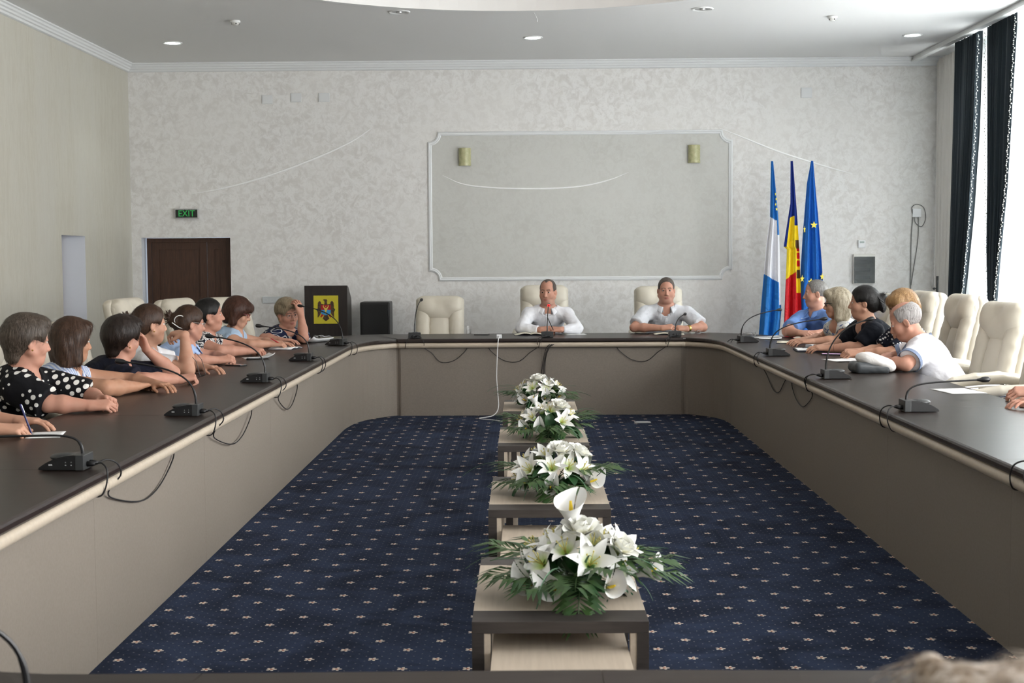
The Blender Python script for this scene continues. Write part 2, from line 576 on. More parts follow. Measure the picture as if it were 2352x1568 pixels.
# windows with white frames and glass
def glass():
    m, nt, b = nodes_of('window_glass')
    nt.nodes.remove(b)
    t = nt.nodes.new('ShaderNodeBsdfTransparent')
    gl = nt.nodes.new('ShaderNodeBsdfGlossy')
    gl.inputs['Roughness'].default_value = 0.02
    mx = nt.nodes.new('ShaderNodeMixShader')
    mx.inputs[0].default_value = 0.06
    nt.links.new(t.outputs[0], mx.inputs[1])
    nt.links.new(gl.outputs[0], mx.inputs[2])
    nt.links.new(mx.outputs[0], nt.nodes['Material Output'].inputs[0])
    return m
M_GLASS = glass()
for k, (a, b) in enumerate(WIN_Y):
    g = G()
    for y0, y1, z0, z1 in ((a, a + 0.07, 0.35, 3.55), (b - 0.07, b, 0.35, 3.55), (a, b, 0.35, 0.42), (a, b, 3.48, 3.55)):
        g.box((X1 + 0.08, y0, z0), (X1 + 0.15, y1, z1))
    w = struct('window_%d' % (k + 1), g, M_WHITE)
    c = (b - a) / 3
    for j in (1, 2):
        put('window_mullion', G().box((X1 + 0.09, a + c * j - 0.035, 0.42), (X1 + 0.14, a + c * j + 0.035, 3.48)), M_WHITE, w)
    put('window_transom', G().box((X1 + 0.09, a + 0.07, 2.6), (X1 + 0.14, b - 0.07, 2.67)), M_WHITE, w)
    for j in range(3):
        put('window_pane', G().box((X1 + 0.11, a + c * j + 0.02, 0.40), (X1 + 0.118, a + c * (j + 1) - 0.02, 3.50)), M_GLASS, w)

# ---------------------------------------------------------------- curtains
def sheer_mat():
    m, nt, b = nodes_of('sheer_voile')
    nt.nodes.remove(b)
    t = nt.nodes.new('ShaderNodeBsdfTransparent')
    t.inputs[0].default_value = (0.94, 0.97, 0.98, 1)
    d = nt.nodes.new('ShaderNodeBsdfTranslucent')
    d.inputs[0].default_value = (0.86, 0.92, 0.93, 1)
    f = nt.nodes.new('ShaderNodeBsdfDiffuse')
    f.inputs[0].default_value = (0.84, 0.89, 0.90, 1)
    m1 = nt.nodes.new('ShaderNodeMixShader')
    m1.inputs[0].default_value = 0.4
    m2 = nt.nodes.new('ShaderNodeMixShader')
    m2.inputs[0].default_value = 0.50
    nt.links.new(d.outputs[0], m1.inputs[1])
    nt.links.new(f.outputs[0], m1.inputs[2])
    nt.links.new(t.outputs[0], m2.inputs[1])
    nt.links.new(m1.outputs[0], m2.inputs[2])
    nt.links.new(m2.outputs[0], nt.nodes['Material Output'].inputs[0])
    return m
M_SHEER = sheer_mat()

def fold_cloth(edge0, edge1, z0, z1, x, amp, nf, seed=0, nu=160, nv=28):
    """hanging cloth: edge0(z), edge1(z) give the y of its two edges"""
    r = random.Random(seed)
    ph = [r.uniform(0, 6.28) for _ in range(4)]

    def fn(u, v):
        z = z1 + (z0 - z1) * v
        y = edge0(z) * (1 - u) + edge1(z) * u
        a = 2 * PI * nf * (u + 0.012 * math.sin(5 * u * 6.28 + ph[0]))
        d = amp * (math.sin(a) + 0.35 * math.sin(2.3 * a + ph[1])) * (0.65 + 0.35 * math.sin(3 * v + ph[2] + u * 5))
        return (x + d, y + 0.3 * amp * math.cos(a), z)
    return G().grid(fn, nu, nv)

for k, (ya, yb, lab) in enumerate(((15.95, 14.95, 'cream gathered sheer curtain beside the back wall'), (14.95, 10.7, 'bright white sheer curtain behind the two dark drapes'))):
    o = put('sheer_curtain', fold_cloth(lambda z: ya, lambda z: yb, 0.03, 3.80, 4.82, 0.022, int(abs(ya - yb) * 9), k, int(abs(ya - yb) * 70), 6),
            M_SHEER if k else mat('cream_curtain', (0.74, 0.72, 0.68), 0.8), smooth=True, auto=180)
    tag(o, lab, 'curtain', 'sheer curtains')

def interp(tab):
    return lambda z: float(np.interp(z, [t[0] for t in tab], [t[1] for t in tab]))
M_DRAPE = mat('navy_velvet', (0.006, 0.017, 0.026), 0.7, sheen=0.25, bmp=0.1, bscale=60)
M_POM = mat('white_fringe', (0.78, 0.77, 0.72), 0.8)

def drape(label, e0, e1, fr, tie=None, seed=1):
    t = thing('drape', label, 'curtain', (4.64, (e0(0.5) + e1(0.5)) / 2, 0), 0, 'navy drapes')
    off = Matrix.Translation(-t.location)
    g = fold_cloth(e0, e1, 0.02, 3.80, 4.64, 0.035, 9, seed, 150, 40)
    g.v = [tuple(off @ Vector(p)) for p in g.v]
    put('drape_cloth', g, M_DRAPE, t, smooth=True, auto=180)
    for e, sx in fr:
        g = G()
        z = 3.74
        k = 0
        while z > 0.1:
            g.ball(off @ Vector((4.64 - 0.03 + 0.008 * math.sin(k * 1.7), e(z) + sx * 0.012, z)), 0.0072, 6)
            g.ball(off @ Vector((4.64 - 0.03, e(z) + sx * 0.002, z + 0.017)), 0.004, 5)
            z -= 0.034
            k += 1
        o = put('fringe', g, M_POM, t, smooth=True)
        o['kind'] = 'stuff'
    if tie:
        y0, y1, z = tie
        g = G()
        g.tube([off @ Vector((4.64 + 0.075 * math.cos(a), (y0 + y1) / 2 + (abs(y1 - y0) / 2 + 0.03) * math.sin(a), z + 0.03 * math.cos(a))) for a in [2 * PI * k / 16 for k in range(16)]], 0.022, 6, closed=True)
        put('tieback', g, mat('silver_satin', (0.6, 0.6, 0.6), 0.3, 0.5), t, smooth=True)
eA0 = interp(((0, 14.98), (1.0, 14.90), (3.7, 14.78)))
eA1 = interp(((0, 14.50), (0.9, 14.38), (1.3, 14.27), (2.0, 14.10), (2.8, 13.98), (3.7, 13.93)))
eB0 = interp(((0, 13.70), (0.95, 13.50), (1.6, 13.60), (3.7, 13.72)))
eB1 = interp(((0, 12.95), (0.95, 13.37), (1.4, 13.28), (2.2, 13.08), (3.7, 12.90)))
drape('dark navy drape with white pompom edge nearest the back wall', eA0, eA1, ((eA1, -1),), None, 3)
drape('dark navy drape gathered by a silver tieback above the empty chairs', eB0, eB1, ((eB0, 1), (eB1, -1)), (13.50, 13.37, 0.97), 5)

# ---------------------------------------------------------------- ceiling fittings
M_LAMP = mat('lit_diffuser', (1, 1, 1), 0.4, emit=(0.92, 1.0, 0.98), estr=14.0)
M_UNLIT = mat('unlit_reflector', (0.42, 0.42, 0.42), 0.3, 0.6)

def downlight(x, y, lit, label):
    t = thing('ceiling_downlight', label, 'downlight', (x, y, ZC), 0, 'recessed ceiling downlights')
    put('trim_ring', G().lathe([(0.075, -0.004), (0.092, -0.010), (0.102, -0.006), (0.104, 0.0), (0.075, 0.0), (0.075, -0.004)], 28), M_WHITE, t, smooth=True)
    if lit:
        put('diffuser', G().lathe([(0, -0.012), (0.05, -0.011), (0.074, -0.004)], 24), M_LAMP, t, smooth=True)
        d = bpy.data.lights.new('downlight_lamp', 'SPOT')
        d.energy, d.spot_size, d.spot_blend, d.shadow_soft_size = 14.0, 2.0, 0.8, 0.06
        d.color = (0.95, 1.0, 0.98)
        link('lamp', d, t, (0, 0, -0.03))
    else:
        put('reflector', G().lathe([(0.074, -0.003), (0.05, 0.0), (0.03, -0.002), (0.028, -0.014), (0, -0.016)], 24), M_UNLIT, t, smooth=True)
downlight(-3.74, 14.48, True, 'lit ceiling downlight near the left wall above the brown door')
downlight(0.09, 14.33, True, 'lit ceiling downlight in the middle above the two seated at the head table')
downlight(4.07, 14.37, True, 'lit ceiling downlight next to the window drapes')
downlight(-1.17, 12.78, False, 'unlit ceiling downlight left of the round recess tip')
downlight(1.66, 12.76, False, 'unlit ceiling downlight right of the round recess tip')

def detector(x, y, label):
    t = thing('smoke_detector', label, 'smoke detector', (x, y, ZC), 0, 'ceiling smoke detectors')
    put('base', G().lathe([(0, -0.001), (0.045, -0.001), (0.05, -0.008), (0.046, -0.022), (0.0, -0.022)], 20), M_WHITE, t, smooth=True)
    put('sensor', G().lathe([(0.034, -0.022), (0.036, -0.034), (0.022, -0.046), (0, -0.048)], 16), mat('detector_plastic', (0.75, 0.74, 0.70), 0.5), t, smooth=True)
    for a in range(4):
        put('vent', G().box((-0.006, -0.002, -0.040), (0.006, 0.002, -0.028), 0, Matrix.Rotation(a * PI / 2 + 0.4, 4, 'Z') @ Matrix.Translation((0, 0.0345, 0))), mat('black_plastic', (0.012, 0.012, 0.013), 0.4), t)
detector(-2.79, 13.17, 'white smoke detector on the dim left ceiling')
detector(2.97, 13.21, 'white smoke detector on the bright right ceiling')
g = G().tube(bez((0, 0, 0), (0, 0, -0.03), (0.03, -0.05, -0.04), (0.045, 0, -0.11), 8), 0.003, 5)
t = thing('ceiling_wire', 'short loose wire hanging from the ceiling by the round recess', 'wire', (0.08, 12.75, ZC))
put('wire', g, M_WHITE, t)
put('connector', G().box((-0.03, -0.012, -0.018), (0.02, 0.012, 0)), mat('black_plastic', (0.012, 0.012, 0.013), 0.4), t)

# ---------------------------------------------------------------- things on the back wall
M_BLACK = mat('black_plastic', (0.012, 0.012, 0.013), 0.4)
BW = Matrix(((1, 0, 0, 0), (0, 0, -1, 0), (0, 1, 0, 0), (0, 0, 0, 1)))          # (x, z, out) -> wall facing the camera

def text_obj(body, size, m, parent, M, name='lettering', extr=0.001):
    c = bpy.data.curves.new(name, 'FONT')
    c.body, c.size, c.align_x, c.align_y, c.extrude = body, size, 'CENTER', 'CENTER', extr
    tmp = bpy.data.objects.new(name, c)
    COL.objects.link(tmp)
    me = bpy.data.meshes.new_from_object(tmp.evaluated_get(bpy.context.evaluated_depsgraph_get()))
    bpy.data.objects.remove(tmp)
    me.materials.clear()
    me.materials.append(m)
    return link(name, me, parent, M=M)

t = thing('exit_sign', 'black and green EXIT sign above the brown door', 'sign', (-4.0, Y1, 2.07))
M_SIL = mat('brushed_aluminium', (0.58, 0.58, 0.58), 0.4, 0.7)
put('housing', G().box((-0.14, -0.05, -0.058), (0.14, -0.001, 0.058), bev=0.004), M_SIL, t)
put('face', G().box((-0.129, -0.054, -0.047), (0.129, -0.049, 0.047)), mat('sign_black', (0.01, 0.016, 0.012), 0.3), t)
tx = text_obj('EXIT', 0.105, mat('sign_green', (0.03, 0.32, 0.07), 0.4, emit=(0.03, 0.5, 0.10), estr=0.25), t, Matrix.Translation((0, -0.0555, -0.002)) @ BW)
for v in tx.data.vertices:
    v.co.x *= 0.92
for s in (-1, 1):
    put('hanger', G().tube([(s * 0.09, -0.025, 0.058), (s * 0.09, -0.025, 0.075), (s * 0.09, -0.004, 0.082)], 0.004, 5), M_SIL, t)

def sconce(x, z, label):
    t = thing('wall_sconce', label, 'sconce', (x, Y1 - 0.002, z), 0, 'onyx wall sconces')
    put('backplate', G().box((-0.06, -0.012, -0.07), (0.06, 0.0, 0.07), bev=0.003), M_WHITE, t)
    def fn(u, v):
        a = PI * u
        return (-0.072 * math.cos(a), -0.012 - 0.07 * math.sin(a), -0.104 + 0.208 * v)
    g = G().grid(fn, 18, 6)
    def fn2(u, v):
        a = PI * u
        return (-0.066 * math.cos(a), -0.012 - 0.064 * math.sin(a), 0.104 - 0.208 * v)
    g.grid(fn2, 18, 6)
    put('shade', g, mat('onyx_glass', (0.55, 0.53, 0.31), 0.35, col2=(0.42, 0.42, 0.22), scale=30, bmp=0.2), t, smooth=True)
sconce(-0.71, 2.71, 'olive onyx wall sconce at the left of the moulded frame')
sconce(1.985, 2.725, 'olive onyx wall sconce at the right of the moulded frame')

def plate(x, z, w, h, label, name='wall_plate'):
    t = thing(name, label, 'wall plate', (x, Y1 - 0.001, z), 0, 'blank wall plates')
    put('frame', G().box((-w / 2, -0.010, -h / 2), (w / 2, 0, h / 2), bev=0.004), mat('pale_plate', (0.69, 0.70, 0.70), 0.5), t)
    put('cover', G().box((-w / 2 + 0.012, -0.013, -h / 2 + 0.012), (w / 2 - 0.012, -0.009, h / 2 - 0.012)), mat('pale_plate_cover', (0.72, 0.73, 0.73), 0.5), t)
plate(-3.03, 3.40, 0.125, 0.105, 'blank grey wall plate, leftmost of three below the crown moulding')
plate(-2.69, 3.42, 0.125, 0.105, 'blank grey wall plate, middle of three below the crown moulding')
plate(-2.36, 3.42, 0.13, 0.105, 'blank grey wall plate, third from the left corner of the back wall')
plate(3.30, 3.43, 0.13, 0.12, 'single blank grey wall plate high above the flags')
t = thing('socket_strip', 'pale grey multi-socket strip on the wall between red glasses and podium', 'socket', (-2.99, Y1 - 0.001, 1.045))
put('frame', G().box((-0.14, -0.012, -0.04), (0.16, 0, 0.04), bev=0.004), mat('grey_plate', (0.62, 0.65, 0.66), 0.5), t)
for k in range(4):
    put('socket', G().lathe([(0.026, -0.002), (0.026, 0.0), (0.02, 0.0), (0.018, -0.006), (0, -0.006)], 14, 0, Matrix.Translation((-0.10 + 0.075 * k, -0.0125, 0)) @ BW), mat('grey_plate_cover', (0.66, 0.68, 0.69), 0.5), t)

def smoked():
    m = mat('smoked_plastic', (0.05, 0.06, 0.06), 0.2, spec=0.4)
    m.node_tree.nodes['Principled BSDF'].inputs['Alpha'].default_value = 0.62
    return m
t = thing('breaker_box', 'smoked door electrical breaker box on the wall behind the seated people', 'breaker box', (3.985, Y1 - 0.001, 1.355))
put('housing', G().box((-0.128, -0.05, -0.165), (0.128, 0, 0.185), bev=0.006), mat('cream_plastic', (0.70, 0.69, 0.64), 0.5), t)
for k in range(3):
    put('breaker_row', G().box((-0.10, -0.056, -0.11 + 0.09 * k), (0.07, -0.049, -0.07 + 0.09 * k)), M_BLACK, t)
put('smoked_door', G().box((-0.122, -0.062, -0.155), (0.122, -0.057, 0.155), bev=0.002), smoked(), t)
t = thing('thermostat', 'small white thermostat above the breaker box', 'thermostat', (3.96, Y1 - 0.001, 1.66))
put('housing', G().box((-0.042, -0.025, -0.045), (0.042, 0, 0.045), bev=0.005), mat('white_plastic', (0.80, 0.81, 0.82), 0.4), t)
put('display', G().box((-0.026, -0.027, 0.008), (0.026, -0.0245, 0.03)), mat('lcd_grey', (0.36, 0.42, 0.40), 0.3), t)
t = thing('junction_box', 'white wall junction box with looped grey cable by the curtain', 'junction box', (4.60, Y1 - 0.001, 2.02))
put('housing', G().box((-0.05, -0.035, -0.05), (0.05, 0, 0.05), bev=0.004), mat('white_plastic', (0.80, 0.81, 0.82), 0.4), t)
M_GCABLE = mat('grey_cable', (0.20, 0.20, 0.19), 0.5)
put('cable', G().tube(spline([(-0.045, -0.02, -0.05), (-0.06, -0.015, -0.3), (-0.062, -0.015, -0.8), (-0.065, -0.015, -1.6), (-0.065, -0.012, -2.0)], 6), 0.006, 6), M_GCABLE, t, smooth=True)
put('cable', G().tube(spline([(0.02, -0.02, -0.05), (0.02, -0.015, -0.3), (-0.02, -0.015, -0.6), (-0.055, -0.015, -0.85)], 6), 0.005, 6), M_GCABLE, t, smooth=True)
put('cable', G().tube(spline([(-0.045, -0.03, -0.02), (-0.06, -0.02, 0.06), (0.0, -0.02, 0.10), (0.08, -0.02, 0.06), (0.105, -0.02, -0.06), (0.06, -0.02, -0.16), (-0.01, -0.02, -0.12), (-0.03, -0.03, -0.05)], 8), 0.005, 6), M_GCABLE, t, smooth=True)
# ================================================================ CONFERENCE TABLE
def wood_top():
    m, nt, b = nodes_of('dark_wenge_laminate')
    v = tex_coord(nt, (1, 1, 1))
    tc = nt.nodes.new('ShaderNodeTexCoord')
    mp = nt.nodes.new('ShaderNodeMapping')
    mp.inputs['Scale'].default_value = (1.0, 14.0, 14.0)
    nt.links.new(tc.outputs['Object'], mp.inputs['Vector'])
    n = noise(nt, mp.outputs['Vector'], 5.0, 6.0, 0.6, 0.3)
    nt.links.new(ramp(nt, n, ((0.3, (0.020, 0.0145, 0.0125)), (0.7, (0.034, 0.026, 0.022)))), b.inputs['Base Color'])
    b.inputs['Roughness'].default_value = 0.33
    b.inputs['Specular IOR Level'].default_value = 0.16
    bump(nt, b, n, 0.06, 0.001)
    return m
M_TOP = wood_top()
M_NOSE = mat('dark_edge_band', (0.020, 0.012, 0.010), 0.3)
M_MOULD = mat('cream_edge_moulding', (0.56, 0.48, 0.38), 0.35, col2=(0.50, 0.43, 0.34), scale=6, stretch=(1, 8, 8))
M_PANEL = mat('beige_linen_laminate', (0.235, 0.202, 0.168), 0.6, col2=(0.213, 0.182, 0.150), scale=90, stretch=(1, 1, 1), bmp=0.08, bscale=180)
TZ = 0.75
table = thing('conference_table', 'large dark wood conference table ring with beige panels around the flowered carpet', 'table', (0.1, 8.0, 0))
TOFF = -table.location
# (inner panel point, outer top point) pairs round the ring, grouped in sections
def SEC(*p):
    return [(Vector((a, b, 0)), Vector((c, d, 0))) for a, b, c, d in p]
XL, XR, XLo, XRo = -1.636, 1.865, -2.37, 2.60
secs = []
for y0, y1 in zip((3.30, 5.03, 6.78, 8.55, 10.32), (5.03, 6.78, 8.55, 10.32, 12.05)):
    secs.append(SEC((XL, y0, XLo, y0), (XL, y1, XLo, y1)))
secs.append(SEC((XL, 12.05, XLo, 12.05), (-1.60, 12.42, -2.30, 12.72), (-1.50, 12.76, -2.10, 13.28), (-1.29, 13.05, -1.72, 13.74), (-1.22, 13.05, -1.45, 13.85)))
secs.append(SEC((-1.22, 13.05, -1.45, 13.85), (0.145, 13.05, 0.145, 13.85)))
secs.append(SEC((0.145, 13.05, 0.145, 13.85), (1.50, 13.05, 1.73, 13.85)))
secs.append(SEC((1.50, 13.05, 1.73, 13.85), (1.57, 13.05, 2.00, 13.74), (1.75, 12.84, 2.34, 13.36), (1.84, 12.58, 2.54, 12.88), (XR, 12.30, XRo, 12.30)))
for y0, y1 in zip((12.30, 10.50, 8.72, 6.95, 5.17), (10.50, 8.72, 6.95, 5.17, 3.30)):
    secs.append(SEC((XR, y0, XRo, y0), (XR, y1, XRo, y1)))
secs.append(SEC((XR, 3.30, XRo, 3.30), (1.80, 2.95, 2.45, 2.62), (1.60, 2.66, 2.05, 2.05), (1.25, 2.49, 1.45, 1.70), (0.85, 2.475, 0.95, 1.66)))
secs.append(SEC((0.85, 2.475, 0.95, 1.66), (0.14, 2.49, 0.14, 1.68)))
secs.append(SEC((0.14, 2.49, 0.14, 1.68), (-0.62, 2.475, -0.72, 1.66)))
secs.append(SEC((-0.62, 2.475, -0.72, 1.66), (-1.02, 2.49, -1.22, 1.70), (-1.37, 2.66, -1.82, 2.05), (-1.57, 2.95, -2.22, 2.62), (XL, 3.30, XLo, 3.30)))

def dense(sec):
    if len(sec) < 3:
        return sec
    a = spline([p[0] for p in sec], 4)
    b = spline([p[1] for p in sec], 4)
    return list(zip(a, b))

GAP = 0.0006
DENSE = [dense(s) for s in secs]

def perp(a, b, ref):
    t = (b - a).normalized()
    n = Vector((-t.y, t.x, 0))
    return n if n.dot(ref) > 0 else -n
JOINT = []      # one shared normal where two sections meet
for si in range(len(secs)):
    A, B = DENSE[si - 1], DENSE[si]
    JOINT.append((perp(A[-2][0], A[-1][0], A[-1][0] - A[-1][1]) + perp(B[0][0], B[1][0], B[0][0] - B[0][1])).normalized())
for si, sec in enumerate(DENSE):
    inner = [p[0] + TOFF for p in sec]
    outer = [p[1] + TOFF for p in sec]
    # inward normals (towards the carpet side)
    def shift(d):
        res = []
        for k, p in enumerate(inner):
            n = (inner[k] - outer[k])
            a = inner[max(0, k - 1)]
            b = inner[min(len(inner) - 1, k + 1)]
            t = (b - a).normalized()
            nn = Vector((-t.y, t.x, 0))
            if nn.dot(n) < 0:
                nn = -nn
            if k == 0:
                nn = JOINT[si]
            elif k == len(inner) - 1:
                nn = JOINT[(si + 1) % len(secs)]
            res.append(p + nn * d)
        return res
    edge = shift(0.062)
    # a hair-wide joint at each end of a section
    def trim_ends(L):
        L = [p.copy() for p in L]
        L[0] += (L[1] - L[0]).normalized() * GAP
        L[-1] += (L[-2] - L[-1]).normalized() * GAP
        return L
    e, o = trim_ends(edge), trim_ends(outer)
    g = G()
    N = len(e)
    prof = []      # slab with a rounded dark nosing towards the carpet
    vs, fs, ms = [], [], []
    rows = []
    for k in range(N):
        d = (e[k] - o[k]).normalized()
        r = [o[k] + Vector((0, 0, TZ - 0.036)), o[k] + Vector((0, 0, TZ)), e[k] - d * 0.012 + Vector((0, 0, TZ)), e[k] - d * 0.003 + Vector((0, 0, TZ - 0.004)), e[k] + Vector((0, 0, TZ - 0.013)),
             e[k] + Vector((0, 0, TZ - 0.027)), e[k] - d * 0.006 + Vector((0, 0, TZ - 0.036))]
        rows.append(r)
        vs += r
    K = 7
    for k in range(N - 1):
        for q in range(K):
            w = (q + 1) % K
            fs.append((k * K + q, k * K + w, (k + 1) * K + w, (k + 1) * K + q))
            ms.append(0 if q in (0, 1, 6) else 1)
    fs += [tuple(range(K)), tuple((N - 1) * K + q for q in range(K - 1, -1, -1))]
    ms += [1, 1]
    g.add(vs, fs)
    g.m = ms
    # the grain runs along the section, so the part is turned to its own axis
    o_ = put('tabletop', g, [M_TOP, M_NOSE], table)
    mv = trim_ends(shift(0.045))
    g = G()
    R = 0.026
    prf = [(-0.03, 0), (0.0, 0)] + [(R * math.sin(a), -R - R * math.cos(a) * -1 if False else -R + R * math.cos(a)) for a in [PI * k / 8 for k in range(1, 8)]] + [(0.0, -2 * R), (-0.03, -2 * R)]
    vs, fs = [], []
    for k in range(N):
        d = (e[k] - o[k]).normalized()
        vs += [mv[k] - d * 0.010 + d * a + Vector((0, 0, TZ - 0.037 + b)) for a, b in prf]
    K = len(prf)
    for k in range(N - 1):
        for q in range(K):
            w = (q + 1) % K
            fs.append((k * K + q, k * K + w, (k + 1) * K + w, (k + 1) * K + q))
    fs += [tuple(range(K)), tuple((N - 1) * K + q for q in range(K - 1, -1, -1))]
    put('edge_moulding', g.add(vs, fs), M_MOULD, table, smooth=True)
    a_, b_ = trim_ends(shift(0.0)), trim_ends(shift(-0.022))
    g = G()
    for k in range(N - 1):
        pass
    vs = []
    for k in range(N):
        vs += [a_[k] + Vector((0, 0, 0.0)), a_[k] + Vector((0, 0, TZ - 0.09)), b_[k] + Vector((0, 0, TZ - 0.09)), b_[k] + Vector((0, 0, 0.0))]
    fs = []
    for k in range(N - 1):
        for q in range(4):
            w = (q + 1) % 4
            fs.append((k * 4 + q, k * 4 + w, (k + 1) * 4 + w, (k + 1) * 4 + q))
    fs += [(0, 1, 2, 3), ((N - 1) * 4 + 3, (N - 1) * 4 + 2, (N - 1) * 4 + 1, (N - 1) * 4)]
    put('front_panel', g.add(vs, fs), M_PANEL, table)
    # gable panel carrying the section's first end
    p, q = b_[0], outer[0] + (inner[0] - outer[0]).normalized() * 0.18
    d = (q - p)
    tn = Vector((-d.y, d.x, 0)).normalized() * 0.014
    g = G().add([p - tn, p + tn, q + tn, q - tn] + [v + Vector((0, 0, TZ - 0.037)) for v in (p - tn, p + tn, q + tn, q - tn)],
                [(3, 2, 1, 0), (4, 5, 6, 7), (0, 1, 5, 4), (1, 2, 6, 5), (2, 3, 7, 6), (3, 0, 4, 7)])
    put('gable_panel', g, M_TOP, table)
# ================================================================ SOFT SHAPES (distance fields meshed by surface nets)
def axis_pts(lo, hi, h0, fine=()):
    out = [lo]
    p = lo
    while p < hi:
        h = h0
        for a, b, hf in fine:
            if a - 0.004 <= p <= b:
                h = min(h, hf)
            elif p < a < p + h:
                h = min(h, max(hf, a - p))
        p += h
        out.append(p)
    return np.array(out, dtype=np.float32)

class Field:
    def __init__(self, lo, hi, h0, fine=((), (), ())):
        self.ax = [axis_pts(lo[i], hi[i], h0, fine[i]) for i in range(3)]
        self.d = np.full([len(a) for a in self.ax], 1.0, dtype=np.float32)

    def sub(self, lo, hi):
        s = []
        for i in range(3):
            a = int(np.searchsorted(self.ax[i], lo[i]))
            b = int(np.searchsorted(self.ax[i], hi[i]))
            s.append(slice(max(0, a - 1), min(len(self.ax[i]), b + 1)))
        return tuple(s)

    def grids(self, s):
        return self.ax[0][s[0]][:, None, None], self.ax[1][s[1]][None, :, None], self.ax[2][s[2]][None, None, :]

    def _apply(self, lo, hi, fn, k, op):
        pad = k + 0.03
        s = self.sub([c - pad for c in lo], [c + pad for c in hi])
        if any(q.stop - q.start < 1 for q in s):
            return self
        b = fn(*self.grids(s)).astype(np.float32)
        a = self.d[s]
        if op == 'sub':
            b = -b
            if k > 0:
                h = np.maximum(k - np.abs(a - b), 0) / k
                self.d[s] = np.maximum(a, b) + h * h * k * 0.25
            else:
                self.d[s] = np.maximum(a, b)
        else:
            if k > 0:
                h = np.maximum(k - np.abs(a - b), 0) / k
                self.d[s] = np.minimum(a, b) - h * h * k * 0.25
            else:
                self.d[s] = np.minimum(a, b)
        return self

    def cone(self, a, b, ra, rb, k=0.0, op='add'):
        a, b = np.asarray(a, float), np.asarray(b, float)
        ab = b - a
        L = float(ab @ ab) + 1e-12

        def fn(X, Y, Z):
            t = ((X - a[0]) * ab[0] + (Y - a[1]) * ab[1] + (Z - a[2]) * ab[2]) / L
            t = np.clip(t, 0, 1)
            return np.sqrt((X - a[0] - t * ab[0]) ** 2 + (Y - a[1] - t * ab[1]) ** 2 + (Z - a[2] - t * ab[2]) ** 2) - (ra + (rb - ra) * t)
        r = max(ra, rb)
        return self._apply(np.minimum(a, b) - r, np.maximum(a, b) + r, fn, k, op)

    def ell(self, c, r, R=None, k=0.0, op='add'):
        c, r = np.asarray(c, float), np.asarray(r, float)
        R = np.eye(3) if R is None else np.asarray(R, float)
        ext = np.sqrt(((R * r[None, :]) ** 2).sum(1))

        def fn(X, Y, Z):
            q = [((X - c[0]) * R[0, i] + (Y - c[1]) * R[1, i] + (Z - c[2]) * R[2, i]) for i in range(3)]
            k0 = np.sqrt(sum((q[i] / r[i]) ** 2 for i in range(3)))
            k1 = np.sqrt(sum((q[i] / r[i] ** 2) ** 2 for i in range(3))) + 1e-9
            return k0 * (k0 - 1) / k1
        return self._apply(c - ext, c + ext, fn, k, op)

    def rbox(self, c, half, rad, R=None, k=0.0, op='add'):
        c, half = np.asarray(c, float), np.asarray(half, float)
        R = np.eye(3) if R is None else np.asarray(R, float)
        ext = (np.abs(R) * half[None, :]).sum(1)

        def fn(X, Y, Z):
            q = [np.abs((X - c[0]) * R[0, i] + (Y - c[1]) * R[1, i] + (Z - c[2]) * R[2, i]) - (half[i] - rad) for i in range(3)]
            o = np.sqrt(sum(np.maximum(w, 0) ** 2 for w in q))
            return o + np.minimum(np.maximum(np.maximum(q[0], q[1]), q[2]), 0) - rad
        return self._apply(c - ext, c + ext, fn, k, op)

    def cut(self, p, n):
        """keep only the side of the plane against n"""
        X, Y, Z = self.ax[0][:, None, None], self.ax[1][None, :, None], self.ax[2][None, None, :]
        self.d = np.maximum(self.d, ((X - p[0]) * n[0] + (Y - p[1]) * n[1] + (Z - p[2]) * n[2]).astype(np.float32))
        return self

    def ripple(self, amp, fx, fy, fz, ph=0.0):
        X, Y, Z = self.ax[0][:, None, None], self.ax[1][None, :, None], self.ax[2][None, None, :]
        self.d = self.d + (amp * np.sin(fx * X + 1.3 * np.sin(fz * 0.6 * Z + ph)) * np.sin(fy * Y + ph) * np.sin(fz * Z + 2 * np.sin(fx * 0.5 * X))).astype(np.float32)
        return self

    def mesh(self, name, mats, off=(0, 0, 0), attr=None):
        d = self.d
        d[0], d[-1], d[:, 0], d[:, -1], d[:, :, 0], d[:, :, -1] = 1, 1, 1, 1, 1, 1
        ins = d < 0
        nx, ny, nz = d.shape
        cnt = np.zeros((nx - 1, ny - 1, nz - 1), np.uint8)
        for i in (0, 1):
            for j in (0, 1):
                for k in (0, 1):
                    cnt += ins[i:nx - 1 + i, j:ny - 1 + j, k:nz - 1 + k]
        I, J, K = np.nonzero((cnt > 0) & (cnt < 8))
        idx = np.full(cnt.shape, -1, np.int32)
        idx[I, J, K] = np.arange(len(I))
        P = np.zeros((len(I), 3), np.float64)
        C = np.zeros(len(I))
        ax = self.ax
        cr = [(0, 0, 0), (1, 0, 0), (0, 1, 0), (1, 1, 0), (0, 0, 1), (1, 0, 1), (0, 1, 1), (1, 1, 1)]
        val = [d[I + a, J + b, K + c] for a, b, c in cr]
        pos = [np.stack([ax[0][I + a], ax[1][J + b], ax[2][K + c]], 1) for a, b, c in cr]
        for a, b in ((0, 1), (2, 3), (4, 5), (6, 7), (0, 2), (1, 3), (4, 6), (5, 7), (0, 4), (1, 5), (2, 6), (3, 7)):
            m = (val[a] < 0) != (val[b] < 0)
            t = val[a][m] / (val[a][m] - val[b][m])
            P[m] += pos[a][m] + (pos[b][m] - pos[a][m]) * t[:, None]
            C[m] += 1
        P /= C[:, None]
        quads = []
